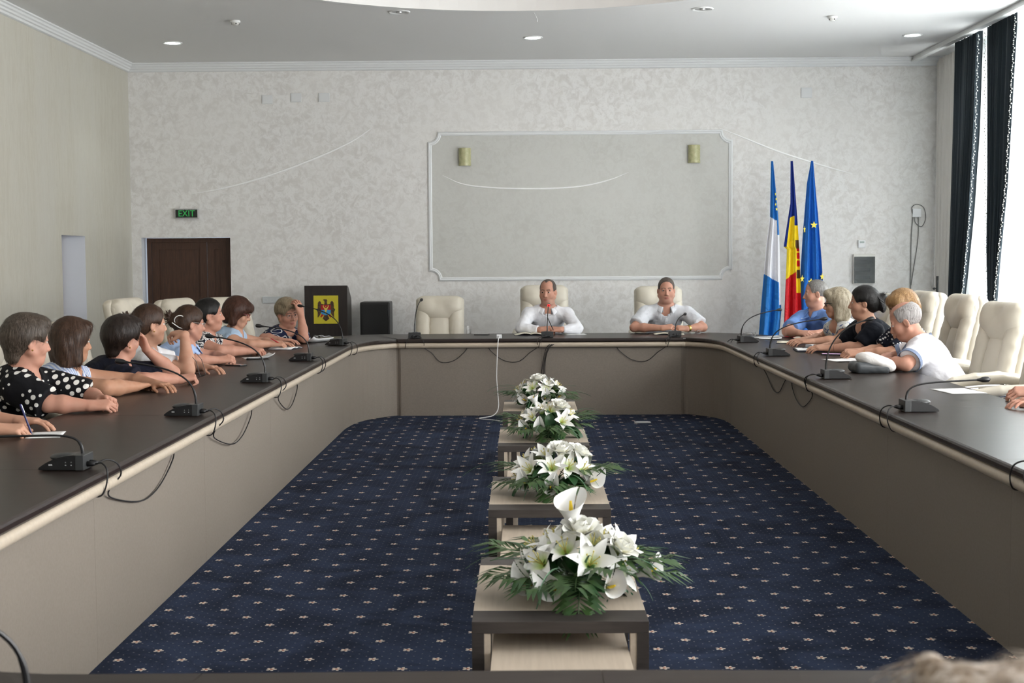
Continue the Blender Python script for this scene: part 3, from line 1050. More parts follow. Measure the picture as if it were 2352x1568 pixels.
        for axn in range(3):
            s0 = [slice(None)] * 3
            s1 = [slice(None)] * 3
            s0[axn], s1[axn] = slice(0, -1), slice(1, None)
            A, B = ins[tuple(s0)], ins[tuple(s1)]
            e = np.argwhere(A != B)
            o1, o2 = [(1, 2), (2, 0), (0, 1)][axn]
            ok = (e[:, o1] > 0) & (e[:, o2] > 0)
            e = e[ok]
            flip = B[e[:, 0], e[:, 1], e[:, 2]]
            q = []
            for a, b in ((-1, -1), (0, -1), (0, 0), (-1, 0)):
                f = e.copy()
                f[:, o1] += a
                f[:, o2] += b
                q.append(idx[f[:, 0], f[:, 1], f[:, 2]])
            q = np.stack(q, 1)
            q[flip] = q[flip][:, ::-1]
            quads.append(q)
        Q = np.concatenate(quads)
        Q = Q[(Q >= 0).all(1)]
        me = bpy.data.meshes.new(name)
        P -= np.asarray(off)[None, :]
        me.vertices.add(len(P))
        me.vertices.foreach_set('co', P.astype(np.float32).ravel())
        me.loops.add(len(Q) * 4)
        me.loops.foreach_set('vertex_index', Q.astype(np.int32).ravel())
        me.polygons.add(len(Q))
        me.polygons.foreach_set('loop_start', np.arange(0, len(Q) * 4, 4, dtype=np.int32))
        me.polygons.foreach_set('loop_total', np.full(len(Q), 4, np.int32))
        me.polygons.foreach_set('use_smooth', np.ones(len(Q), bool))
        for m in (mats if isinstance(mats, (list, tuple)) else [mats]):
            me.materials.append(m)
        me.update(calc_edges=True)
        if attr is not None:
            ca = me.color_attributes.new('tint', 'FLOAT_COLOR', 'POINT')
            ca.data.foreach_set('color', attr(P + np.asarray(off)[None, :]).astype(np.float32).ravel())
        return me

def rotx(a):
    c, s = math.cos(a), math.sin(a)
    return np.array([[1, 0, 0], [0, c, -s], [0, s, c]])
def roty(a):
    c, s = math.cos(a), math.sin(a)
    return np.array([[c, 0, s], [0, 1, 0], [-s, 0, c]])
def rotz(a):
    c, s = math.cos(a), math.sin(a)
    return np.array([[c, -s, 0], [s, c, 0], [0, 0, 1]])

# ================================================================ CREAM LEATHER CHAIRS
M_LEATHER = mat('cream_leather', (0.65, 0.605, 0.51), 0.42, col2=(0.61, 0.565, 0.465), scale=3, bmp=0.10, bscale=140, bdist=0.002)
M_CHROME = mat('chrome', (0.75, 0.75, 0.76), 0.12, 1.0)
M_SEAM = mat('leather_seam', (0.30, 0.24, 0.17), 0.6)
BL = rotx(math.radians(11))        # the backrest leans backwards

def bp(x, y, z):
    """point in the backrest's own frame -> chair frame"""
    return np.array([0, -0.235, 0.46]) + BL @ np.array([x, y, z])

def make_chair(label):
    t = thing('office_chair', label, 'chair', (0, 0, 0), 0, 'cream leather office chairs')
    f = Field((-0.34, -0.4, 0.34), (0.34, 0.4, 0.56), 0.011)
    f.rbox((0, 0.03, 0.435), (0.265, 0.27, 0.06), 0.055)
    f.rbox((0, 0.02, 0.485), (0.17, 0.24, 0.03), 0.028, None, 0.02)
    f.rbox((0.205, 0.02, 0.475), (0.055, 0.24, 0.03), 0.028, None, 0.012)
    f.rbox((-0.205, 0.02, 0.475), (0.055, 0.24, 0.03), 0.028, None, 0.012)
    link('seat', f.mesh('seat', M_LEATHER), t)
    # outer shell
    f = Field((-0.34, -0.56, 0.42), (0.34, 0.0, 1.26), 0.011)
    f.rbox(bp(0, -0.035, 0.37), (0.262, 0.045, 0.385), 0.042, BL)
    f.ell(bp(0, -0.05, 0.30), (0.20, 0.05, 0.30), BL, 0.03)
    f.ell(bp(0.28, -0.03, 0.80), (0.075, 0.3, 0.075), BL, 0.02, 'sub')
    f.ell(bp(-0.28, -0.03, 0.80), (0.075, 0.3, 0.075), BL, 0.02, 'sub')
    link('back_shell', f.mesh('back_shell', M_LEATHER), t)
    # upright bolsters
    def bolster(x, w, z0, z1, thick, bend):
        f = Field((-0.34, -0.5, 0.42), (0.34, 0.1, 1.26), 0.010)
        n = 7
        for i in range(n):
            s = i / (n - 1)
            z = z0 + (z1 - z0) * s
            f.ell(bp(x, 0.012 + bend * math.sin(PI * s) * 0.5 + 0.02 * (1 - s), z), (w, thick, (z1 - z0) / n * 1.05), BL, 0.03)
        return f
    link('back_cushion', bolster(0.0, 0.122, 0.06, 0.52, 0.050, 0.03).mesh('back_cushion', M_LEATHER), t)
    for s in (-1, 1):
        link('side_cushion', bolster(s * 0.178, 0.078, 0.05, 0.66, 0.060, 0.03).mesh('side_cushion', M_LEATHER), t)
    # hooded headrest with a drooping lower edge
    f = Field((-0.36, -0.6, 0.85), (0.36, 0.1, 1.3), 0.009)
    f.rbox(bp(0, 0.020, 0.645), (0.252, 0.062, 0.108), 0.060, BL)
    f.ell(bp(0, 0.035, 0.555), (0.165, 0.055, 0.085), BL, 0.05)
    f.ell(bp(0.14, 0.055, 0.635), (0.085, 0.050, 0.085), BL, 0.04)
    f.ell(bp(-0.14, 0.055, 0.635), (0.085, 0.050, 0.085), BL, 0.04)
    f.ell(bp(0.27, -0.0, 0.79), (0.07, 0.3, 0.07), BL, 0.03, 'sub')
    f.ell(bp(-0.27, -0.0, 0.79), (0.07, 0.3, 0.07), BL, 0.03, 'sub')
    hr = link('headrest', f.mesh('headrest', M_LEATHER), t)
    for s in (-1, 1):
        g = G().tube([tuple(bp(s * 0.11 + 0 * z, 0.086 - 0.00 * z, z)) for z in (0.60, 0.64, 0.68, 0.715)], 0.0022, 5)
        put('seam', g, M_SEAM, hr)
    # arms
    for s in (-1, 1):
        f = Field((-0.42, -0.4, 0.5), (0.42, 0.42, 0.82), 0.010)
        pts = [(0.292, -0.27, 0.70), (0.312, -0.12, 0.722), (0.318, 0.05, 0.715), (0.312, 0.20, 0.690), (0.305, 0.27, 0.655)]
        for a, b in zip(pts, pts[1:]):
            f.cone((s * a[0], a[1], a[2]), (s * b[0], b[1], b[2]), 0.030, 0.028, 0.01)
        link('armrest', f.mesh('armrest', M_LEATHER), t)
        g = G().tube(spline([(s * 0.25, -0.16, 0.42), (s * 0.30, -0.17, 0.50), (s * 0.312, -0.16, 0.66), (s * 0.315, -0.02, 0.682), (s * 0.312, 0.2, 0.655), (s * 0.305, 0.29, 0.615), (s * 0.304, 0.24, 0.585), (s * 0.31, 0.12, 0.60), (s * 0.27, 0.05, 0.42)], 5), 0.011, 8)
        put('arm_bracket', g, M_CHROME, t, smooth=True)
    put('gas_column', G().lathe([(0.0, 0.09), (0.028, 0.09), (0.028, 0.24), (0.02, 0.24), (0.02, 0.38), (0.0, 0.38)], 14), M_CHROME, t, smooth=True)
    for k in range(5):
        a = 2 * PI * k / 5 + 0.3
        R = Matrix.Rotation(a, 4, 'Z')
        put('base_leg', G().box((0.02, -0.022, 0.085), (0.29, 0.022, 0.115), 0, R, 0.006), M_CHROME, t)
        put('caster', G().lathe([(0, -0.022), (0.03, -0.022), (0.035, 0), (0.03, 0.022), (0, 0.022)], 12, 0, R @ Matrix.Translation((0.28, 0, 0.036)) @ Matrix.Rotation(PI / 2, 4, 'X')), M_BLACK, t, smooth=True)
    return t

CHAIRS = [   # x, y, facing angle (0 = looks along +y), height scale, label
    (-3.04, 7.06, -90, 1.0, None),
    (-3.06, 7.88, -88, 0.95, 'cream leather chair at the left picture edge behind the polka dot blouse'),
    (-3.06, 8.56, -90, 0.93, 'cream leather chair holding the person in the dark navy blouse'),
    (-3.02, 9.26, -78, 0.93, 'cream leather chair glimpsed beside the sleeveless blue striped top'),
    (-3.12, 10.06, -95, 0.90, 'low cream leather chair behind the dark navy blouse and striped top'),
    (-2.93, 10.98, -98, 1.015, 'cream leather chair rising behind the person in the white T-shirt'),
    (-2.74, 11.78, -104, 0.99, 'cream leather chair rising behind the white claw hair clip and dark door'),
    (-2.68, 13.02, -132, 0.965, None),
    (-0.935, 14.28, 180, 0.93, 'empty cream leather chair at the head of the table'),
    (0.20, 14.34, 180, 1.02, 'cream leather chair behind the person in the long-sleeved white shirt'),
    (1.44, 14.34, 180, 1.005, 'cream leather chair behind the person in the short-sleeved pale shirt'),
    (3.10, 13.48, 118, 0.95, None),
    (3.13, 12.30, 100, 0.98, 'cream leather chair behind the person in the blue floral top'),
    (3.16, 11.35, 95, 1.02, 'cream leather chair behind the person in the plain black-navy top'),
    (3.18, 10.42, 92, 1.02, 'cream leather chair behind the person in the small-dotted blouse'),
    (3.14, 9.34, 100, 1.0, 'cream leather chair behind the person in the white polo, before the drapes'),
    (3.08, 8.42, 84, 1.005, 'empty cream leather chair nearest the right picture edge'),
    (3.20, 7.00, 90, 1.0, None),
    (-3.10, 6.04, -90, 1.0, None),
    (0.42, 0.66, 0, 0.9, None),
]
OFF_LABELS = {0: 'cream leather chair carrying the person in the polka dot blouse', 7: 'cream leather chair under the person resting temple on hand by the podium',
              11: 'cream leather chair under the person in the blue shirt by the flags', 17: 'cream leather chair just beyond the right picture edge',
              18: 'cream leather chair just beyond the left picture edge', 19: 'cream leather chair right in front of the camera'}
chair0 = None
for ci, (x, y, a, hs, lab) in enumerate(CHAIRS):
    lab = lab or OFF_LABELS[ci]
    if chair0 is None:
        chair0 = make_chair(lab)
        c = chair0
    else:
        c = dup(chair0, label=lab)
    c.location = (x + (0.21 if x < -2.0 and y < 9.5 else -0.15 if x > 2.0 else 0.0), y, 0)
    c.rotation_euler = (0, 0, math.radians(a))
    c.scale = (1, 1, hs)
# ================================================================ PEOPLE
def skin_mat(name, col, lip=(0.36, 0.12, 0.10), brow=(0.07, 0.045, 0.03), stub=(0.22, 0.17, 0.14)):
    m, nt, b = nodes_of(name)
    at = nt.nodes.new('ShaderNodeAttribute')
    at.attribute_name = 'tint'
    sp = nt.nodes.new('ShaderNodeSeparateColor')
    nt.links.new(at.outputs['Color'], sp.inputs[0])
    n = noise(nt, tex_coord(nt), 22.0, 4.0)
    c = ramp(nt, n, ((0.3, tuple(x * y for x, y in zip(col, (0.95, 0.86, 0.84)))), (0.7, col)))
    c = mix_col(nt, sp.outputs[2], c, stub)
    c = mix_col(nt, sp.outputs[0], c, lip)
    c = mix_col(nt, sp.outputs[1], c, brow)
    nt.links.new(c, b.inputs['Base Color'])
    b.inputs['Roughness'].default_value = 0.55
    b.inputs['Specular IOR Level'].default_value = 0.35
    return m
SKIN = {
    'fair': skin_mat('fair_skin', (0.53, 0.30, 0.205)),
    'rosy': skin_mat('rosy_skin', (0.54, 0.285, 0.205)),
    'tan': skin_mat('tanned_skin', (0.47, 0.255, 0.16)),
    'ruddy': skin_mat('ruddy_skin', (0.53, 0.285, 0.205), stub=(0.34, 0.22, 0.18)),
}

def hair_mat(name, a, b_, c_=None):
    m, nt, b = nodes_of(name)
    v = tex_coord(nt, (110, 110, 9))
    n = noise(nt, v, 1.6, 5.0, 0.6, 0.5)
    st = ((0.3, a), (0.5, b_), (0.68, c_ or b_))
    nt.links.new(ramp(nt, n, st), b.inputs['Base Color'])
    b.inputs['Roughness'].default_value = 0.48
    b.inputs['Specular IOR Level'].default_value = 0.4
    bump(nt, b, n, 0.5, 0.004)
    return m
HAIR = {
    'greybrown': hair_mat('grey_brown_hair', (0.030, 0.022, 0.016), (0.075, 0.056, 0.042), (0.15, 0.12, 0.095)),
    'brown': hair_mat('brown_hair', (0.020, 0.010, 0.006), (0.050, 0.024, 0.013), (0.085, 0.042, 0.022)),
    'dark': hair_mat('dark_brown_hair', (0.008, 0.005, 0.004), (0.020, 0.012, 0.009), (0.035, 0.022, 0.015)),
    'black': hair_mat('black_hair', (0.004, 0.004, 0.004), (0.010, 0.009, 0.009), (0.022, 0.02, 0.019)),
    'auburn': hair_mat('auburn_hair', (0.022, 0.009, 0.006), (0.060, 0.022, 0.013), (0.10, 0.04, 0.022)),
    'ash': hair_mat('ash_blonde_hair', (0.12, 0.085, 0.05), (0.30, 0.235, 0.15), (0.46, 0.39, 0.28)),
    'blonde': hair_mat('grey_blonde_hair', (0.16, 0.13, 0.085), (0.36, 0.31, 0.22), (0.52, 0.46, 0.36)),
    'ginger': hair_mat('ginger_blonde_hair', (0.13, 0.065, 0.026), (0.30, 0.17, 0.07), (0.46, 0.30, 0.14)),
    'grey': hair_mat('grey_hair', (0.06, 0.055, 0.05), (0.17, 0.16, 0.15), (0.30, 0.29, 0.28)),
    'silver': hair_mat('silver_hair', (0.13, 0.12, 0.115), (0.33, 0.31, 0.30), (0.52, 0.50, 0.49)),
    'stubble': hair_mat('close_cropped_hair', (0.050, 0.036, 0.030), (0.090, 0.070, 0.058), (0.14, 0.115, 0.10)),
    'lightgrey': hair_mat('light_brown_grey_hair', (0.20, 0.13, 0.08), (0.50, 0.39, 0.29), (0.80, 0.73, 0.66)),
}

def cloth(name, kind, a, b_=(0.8, 0.8, 0.8), s=1.0, rough=0.8):
    m, nt, b = nodes_of(name)
    b.inputs['Roughness'].default_value = rough
    b.inputs['Specular IOR Level'].default_value = 0.2
    v = tex_coord(nt)
    if kind == 'dots':
        mp = tex_coord(nt, (1, 0.35, 1), rot=(0, math.radians(28), 0))
        vo = nt.nodes.new('ShaderNodeTexVoronoi')
        vo.inputs['Scale'].default_value = s
        vo.inputs['Randomness'].default_value = 0.22
        nt.links.new(mp, vo.inputs['Vector'])
        f = math_n(nt, 'LESS_THAN', vo.outputs['Distance'], 0.34)
        nt.links.new(mix_col(nt, f, a, b_), b.inputs['Base Color'])
    elif kind == 'stripes':
        w = nt.nodes.new('ShaderNodeTexWave')
        w.inputs['Scale'].default_value = s
        w.inputs['Distortion'].default_value = 0.6
        w.bands_direction = 'DIAGONAL'
        nt.links.new(tex_coord(nt, (1, 1, 0.15)), w.inputs['Vector'])
        nt.links.new(ramp(nt, w.outputs['Fac'], ((0.35, a), (0.65, b_))), b.inputs['Base Color'])
    elif kind == 'splash':
        n = noise(nt, v, s, 2.0, 0.5, 2.6)
        nt.links.new(ramp(nt, n, ((0.47, a), (0.50, b_))), b.inputs['Base Color'])
    elif kind == 'lines':
        n = noise(nt, v, s, 1.0, 0.4, 1.6)
        d = math_n(nt, 'ABSOLUTE', math_n(nt, 'SUBTRACT', math_n(nt, 'FRACT', math_n(nt, 'MULTIPLY', n, 7.0)), 0.5))
        nt.links.new(mix_col(nt, math_n(nt, 'LESS_THAN', d, 0.10), a, b_), b.inputs['Base Color'])
    elif kind == 'floral':
        n = noise(nt, v, s, 3.0, 0.6, 1.2)
        nt.links.new(ramp(nt, n, ((0.40, b_), (0.45, a), (0.55, a), (0.60, (0.60, 0.62, 0.62)))), b.inputs['Base Color'])
    else:
        b.inputs['Base Color'].default_value = (*a, 1)
    bump(nt, b, noise(nt, v, 5.0, 2.5, 0.45, 2.4), 0.30, 0.045)
    return m

M_EYEW = mat('eye_white', (0.62, 0.58, 0.55), 0.25)
M_IRIS = mat('eye_iris', (0.035, 0.022, 0.015), 0.15)
M_GOLD = mat('gold', (0.65, 0.42, 0.12), 0.25, 1.0)
M_SILVER = mat('silver_metal', (0.7, 0.7, 0.7), 0.25, 1.0)
M_TROUS = mat('dark_trouser_cloth', (0.02, 0.022, 0.03), 0.85)
M_SHOE = mat('black_shoe_leather', (0.012, 0.011, 0.011), 0.4)
g = G().lathe([(0, 1), (0.20, 0.98), (0.40, 0.917), (0.55, 0.835), (0.8, 0.6), (1, 0.0), (0.8, -0.6), (0, -1)], 14)
for i, f in enumerate(g.f):
    zc = sum(g.v[k][2] for k in f) / len(f)
    g.m[i] = 1 if zc > 0.86 else 0
EYE_ME = g.mesh('eye', [M_EYEW, M_IRIS], True)

TUFTS = []
for _k in range(11):
    _a = -0.5 + 2.4 * _k / 10
    TUFTS.append(('c', (0.004 * math.sin(_k * 2.1), -0.135, 0.015), (0.022 * math.sin(_k * 2.4), -0.140 - 0.055 * math.cos(_a - 0.4), 0.015 + 0.070 * math.sin(_a)), 0.011, 0.0035, 0.004))
HAIRSTYLES = {
    'short': [('e', (0, -0.016, 0.036), (0.098, 0.116, 0.106), 0.02), ('e', (0, -0.05, 0.03), (0.094, 0.085, 0.09), 0.03), ('c', (0, -0.075, 0.0), (0, -0.062, -0.082), 0.062, 0.048, 0.04), ('e', (0, 0.045, 0.098), (0.07, 0.05, 0.03), 0.03),
              ('-e', (0, 0.122, -0.050), (0.125, 0.088, 0.130), 0.012), ('-e', (0.092, 0.026, -0.038), (0.040, 0.052, 0.056), 0.01), ('-e', (-0.092, 0.026, -0.038), (0.040, 0.052, 0.056), 0.01), ('-e', (0, 0.06, -0.13), (0.2, 0.09, 0.085), 0.02)],
    'bob': [('e', (0, -0.014, 0.034), (0.096, 0.113, 0.104), 0.02), ('c', (0.072, -0.018, 0.02), (0.078, 0.006, -0.115), 0.042, 0.030, 0.04), ('c', (-0.072, -0.018, 0.02), (-0.078, 0.006, -0.115), 0.042, 0.030, 0.04),
            ('e', (0, -0.072, -0.045), (0.088, 0.048, 0.098), 0.05), ('c', (0.05, -0.06, -0.03), (0.056, -0.05, -0.125), 0.05, 0.038, 0.03), ('c', (-0.05, -0.06, -0.03), (-0.056, -0.05, -0.125), 0.05, 0.038, 0.03),
            ('-e', (0, 0.128, -0.050), (0.088, 0.086, 0.130), 0.014), ('e', (0, 0.070, 0.088), (0.062, 0.034, 0.030), 0.03)],
    'fringe': [('e', (0, -0.014, 0.036), (0.100, 0.116, 0.104), 0.02), ('c', (0.078, -0.020, 0.02), (0.082, -0.012, -0.082), 0.044, 0.034, 0.04), ('c', (-0.078, -0.020, 0.02), (-0.082, -0.012, -0.082), 0.044, 0.034, 0.04),
               ('e', (0, -0.075, -0.03), (0.092, 0.058, 0.085), 0.05), ('-e', (0, 0.128, -0.060), (0.092, 0.080, 0.122), 0.014), ('e', (0, 0.080, 0.062), (0.070, 0.032, 0.036), 0.03), ('e', (0, 0.09, 0.045), (0.058, 0.020, 0.024), 0.02)],
    'updo': [('e', (0, -0.014, 0.034), (0.088, 0.107, 0.098), 0.02), ('e', (0, -0.06, -0.01), (0.072, 0.06, 0.07), 0.03), ('e', (0, -0.125, 0.01), (0.042, 0.036, 0.050), 0.03),
             *TUFTS, ('-e', (0, 0.122, -0.048), (0.120, 0.090, 0.130), 0.012), ('-e', (0.088, 0.022, -0.042), (0.034, 0.050, 0.055), 0.01), ('-e', (-0.088, 0.022, -0.042), (0.034, 0.050, 0.055), 0.01)],
    'clawbun': [('e', (0, -0.014, 0.034), (0.088, 0.107, 0.098), 0.02), ('e', (0, -0.06, -0.01), (0.076, 0.06, 0.075), 0.03), ('e', (0, -0.128, -0.005), (0.040, 0.038, 0.062), 0.03),
                ('e', (0.0, -0.150, 0.03), (0.03, 0.028, 0.034), 0.015), ('e', (0.0, -0.145, -0.05), (0.026, 0.024, 0.036), 0.015),
                ('-e', (0, 0.122, -0.048), (0.120, 0.090, 0.130), 0.012), ('-e', (0.088, 0.022, -0.042), (0.034, 0.050, 0.055), 0.01), ('-e', (-0.088, 0.022, -0.042), (0.034, 0.050, 0.055), 0.01)],
    'pulled': [('e', (0, -0.014, 0.034), (0.086, 0.106, 0.097), 0.02), ('e', (0, -0.05, -0.01), (0.072, 0.06, 0.075), 0.03), ('e', (0, -0.11, -0.03), (0.035, 0.035, 0.05), 0.03),
               ('-e', (0, 0.122, -0.045), (0.120, 0.094, 0.132), 0.012), ('-e', (0.088, 0.022, -0.042), (0.034, 0.050, 0.055), 0.01), ('-e', (-0.088, 0.022, -0.042), (0.034, 0.050, 0.055), 0.01)],
    'crop': [('e', (0, -0.016, 0.034), (0.0805, 0.1000, 0.0895), 0.01), ('-e', (0, 0.130, 0.0), (0.14, 0.100, 0.115), 0.006), ('-e', (0.088, 0.026, -0.045), (0.034, 0.050, 0.058), 0.01), ('-e', (-0.088, 0.026, -0.045), (0.034, 0.050, 0.058), 0.01), ('-e', (0, -0.04, -0.14), (0.2, 0.2, 0.075), 0.01)],
    'receding': [('e', (0, -0.016, 0.034), (0.0805, 0.1000, 0.0890), 0.01), ('-e', (0, 0.125, 0.005), (0.14, 0.100, 0.120), 0.006), ('-e', (0.040, 0.075, 0.09), (0.030, 0.055, 0.05), 0.015), ('-e', (-0.040, 0.075, 0.09), (0.030, 0.055, 0.05), 0.015),
                 ('-e', (0.088, 0.026, -0.045), (0.034, 0.050, 0.058), 0.01), ('-e', (-0.088, 0.026, -0.045), (0.034, 0.050, 0.058), 0.01), ('-e', (0, -0.04, -0.14), (0.2, 0.2, 0.075), 0.01)],
    'balding': [('e', (0, -0.016, 0.034), (0.0845, 0.1045, 0.091), 0.01), ('-e', (0, 0.102, 0.0), (0.098, 0.095, 0.14), 0.01), ('-e', (0, 0.015, 0.13), (0.068, 0.10, 0.058), 0.02),
                ('-e', (0.088, 0.026, -0.045), (0.034, 0.050, 0.058), 0.01), ('-e', (-0.088, 0.026, -0.045), (0.034, 0.050, 0.058), 0.01), ('-e', (0, -0.04, -0.15), (0.2, 0.2, 0.075), 0.01)],
}
CURLS = {'flat': (4, 6, 4), 'rest': (14, 24, 16), 'curl': (38, 52, 32), 'fist': (68, 82, 50), 'hold': (46, 60, 30), 'clasp': (44, 46, 26), 'touch': (24, 40, 30)}

def unit(v):
    v = np.asarray(v, float)
    return v / (np.linalg.norm(v) + 1e-9)

def rot_about(v, ax, ang):
    c, s = math.cos(ang), math.sin(ang)
    return v * c + np.cross(ax, v) * s + ax * (ax @ v) * (1 - c)

def hand_prims(W, d, n, right, pose, s=1.0):
    d = unit(d)
    n = unit(np.asarray(n, float) - d * (np.asarray(n, float) @ d))
    t = np.cross(n, d) if right else np.cross(d, n)
    cs = [math.radians(c) for c in CURLS[pose]]
    pr = []
    P_ = lambda a, l, u: W + (d * a + t * l + n * u) * s
    ks = [(0.088, 0.031), (0.093, 0.0105), (0.088, -0.010), (0.079, -0.029)]
    for a, l in ks:
        pr.append((P_(0.0, l * 0.5, 0), P_(a, l, 0.002), 0.0205 * s, 0.0125 * s, 0.012))
    ax = np.cross(n, d)           # turning about ax takes d towards -n
    ax = unit(ax)
    spread = (0.10, 0.02, -0.06, -0.14)
    for (a, l), ln, sp, rr in zip(ks, (1.0, 1.1, 1.02, 0.80), spread, (0.0092, 0.0094, 0.0090, 0.0080)):
        p = P_(a, l, 0.002)
        dirv = unit(d + t * sp)
        ang = 0.0
        for q, (L, c) in enumerate(zip((0.043, 0.027, 0.021), cs)):
            ang += c
            v = rot_about(dirv, ax, ang)
            if v @ n > dirv @ n + 1e-6:
                v = rot_about(dirv, ax, -ang)
            e = p + v * L * ln * s
            pr.append((p, e, (rr - 0.0004 * q) * s, (rr - 0.0008 - 0.0004 * q) * s, 0.004))
            p = e
    p = P_(0.022, 0.028, -0.006)
    v = unit(d * 0.72 + t * 0.62 - n * (0.25 + 0.4 * math.sin(cs[0])))
    e = p + v * 0.045 * s
    pr.append((p, e, 0.0145 * s, 0.0105 * s, 0.012))
    v2 = unit(d * 0.95 + t * (0.25 - 0.5 * math.sin(cs[0])) - n * (0.25 + 0.5 * math.sin(cs[0])))
    pr.append((e, e + v2 * 0.036 * s, 0.0102 * s, 0.0085 * s, 0.004))
    return pr

PEOPLE = {}

def strands(me, parent, ctr, Rh, hs, style, m, dens=1.0):
    """a layer of fine tapering strands lying on the hair volume"""
    n = len(me.vertices)
    co = np.empty(n * 3, np.float32)
    no = np.empty(n * 3, np.float32)
    me.vertices.foreach_get('co', co)
    me.vertices.foreach_get('normal', no)
    q = ((co.reshape(-1, 3) - ctr) @ Rh) / hs
    nn = no.reshape(-1, 3) @ Rh
    mid = np.array([0, -0.02, 0.01])
    ok = ((q - mid) * nn).sum(1) > 0.015
    idx = np.nonzero(ok)[0]
    short = style in ('crop', 'receding', 'balding')
    N_ = int((1500 if not short else 1100) * dens)
    idx = rng.choice(idx, min(N_, len(idx)), replace=False)
    q, nn = q[idx], nn[idx]
    if style in ('updo', 'clawbun', 'pulled'):
        tgt = np.array([0, -0.13, 0.0])
        d = tgt - q
        near = np.linalg.norm(d, axis=1) < 0.06
        d[near] = q[near] - tgt + np.array([0, -0.02, 0.03])
    elif style in ('bob', 'fringe'):
        d = (q - np.array([0, -0.02, 0.12])) * np.array([1, 1, 0.4]) + np.array([0, 0, -0.10])
    else:
        d = q - np.array([0.02, -0.05, 0.13])
        d[:, 2] -= 0.03
    d = d + rng.normal(0, 0.018, d.shape)
    d = d - nn * (d * nn).sum(1)[:, None]
    d /= np.linalg.norm(d, axis=1)[:, None] + 1e-9
    L = (rng.uniform(0.030, 0.052, len(q)) if not short else rng.uniform(0.007, 0.012, len(q)))[:, None]
    w = np.cross(d, nn) * (0.0011 if not short else 0.0007)
    vs = []
    for s in (0.0, 0.33, 0.67, 1.0):
        p = q + d * L * s + nn * ((0.0010 + (0.0035 if not short else 0.0015) * s) - (L * s) ** 2 / (2 * 0.105))
        p = p + w * np.sin(3 * s + q[:, :1] * 60) * 0.8
        ww = w * (1.0 - 0.75 * s)
        vs += [p - ww, p + ww]
    V = np.stack(vs, 1).reshape(-1, 3)
    V = (V * hs) @ Rh.T + ctr
    k = np.arange(len(q))[:, None] * 8
    Q = np.concatenate([k + np.array([[2 * r, 2 * r + 1, 2 * r + 3, 2 * r + 2]]) for r in range(3)])
    ms = bpy.data.meshes.new('hair_strands')
    ms.vertices.add(len(V))
    ms.vertices.foreach_set('co', V.astype(np.float32).ravel())
    ms.loops.add(len(Q) * 4)
    ms.loops.foreach_set('vertex_index', Q.astype(np.int32).ravel())
    ms.polygons.add(len(Q))
    ms.polygons.foreach_set('loop_start', np.arange(0, len(Q) * 4, 4, dtype=np.int32))
    ms.polygons.foreach_set('loop_total', np.full(len(Q), 4, np.int32))
    ms.materials.append(m)
    ms.update(calc_edges=True)
    o = link('hair_strands', ms, parent)
    o['kind'] = 'stuff'


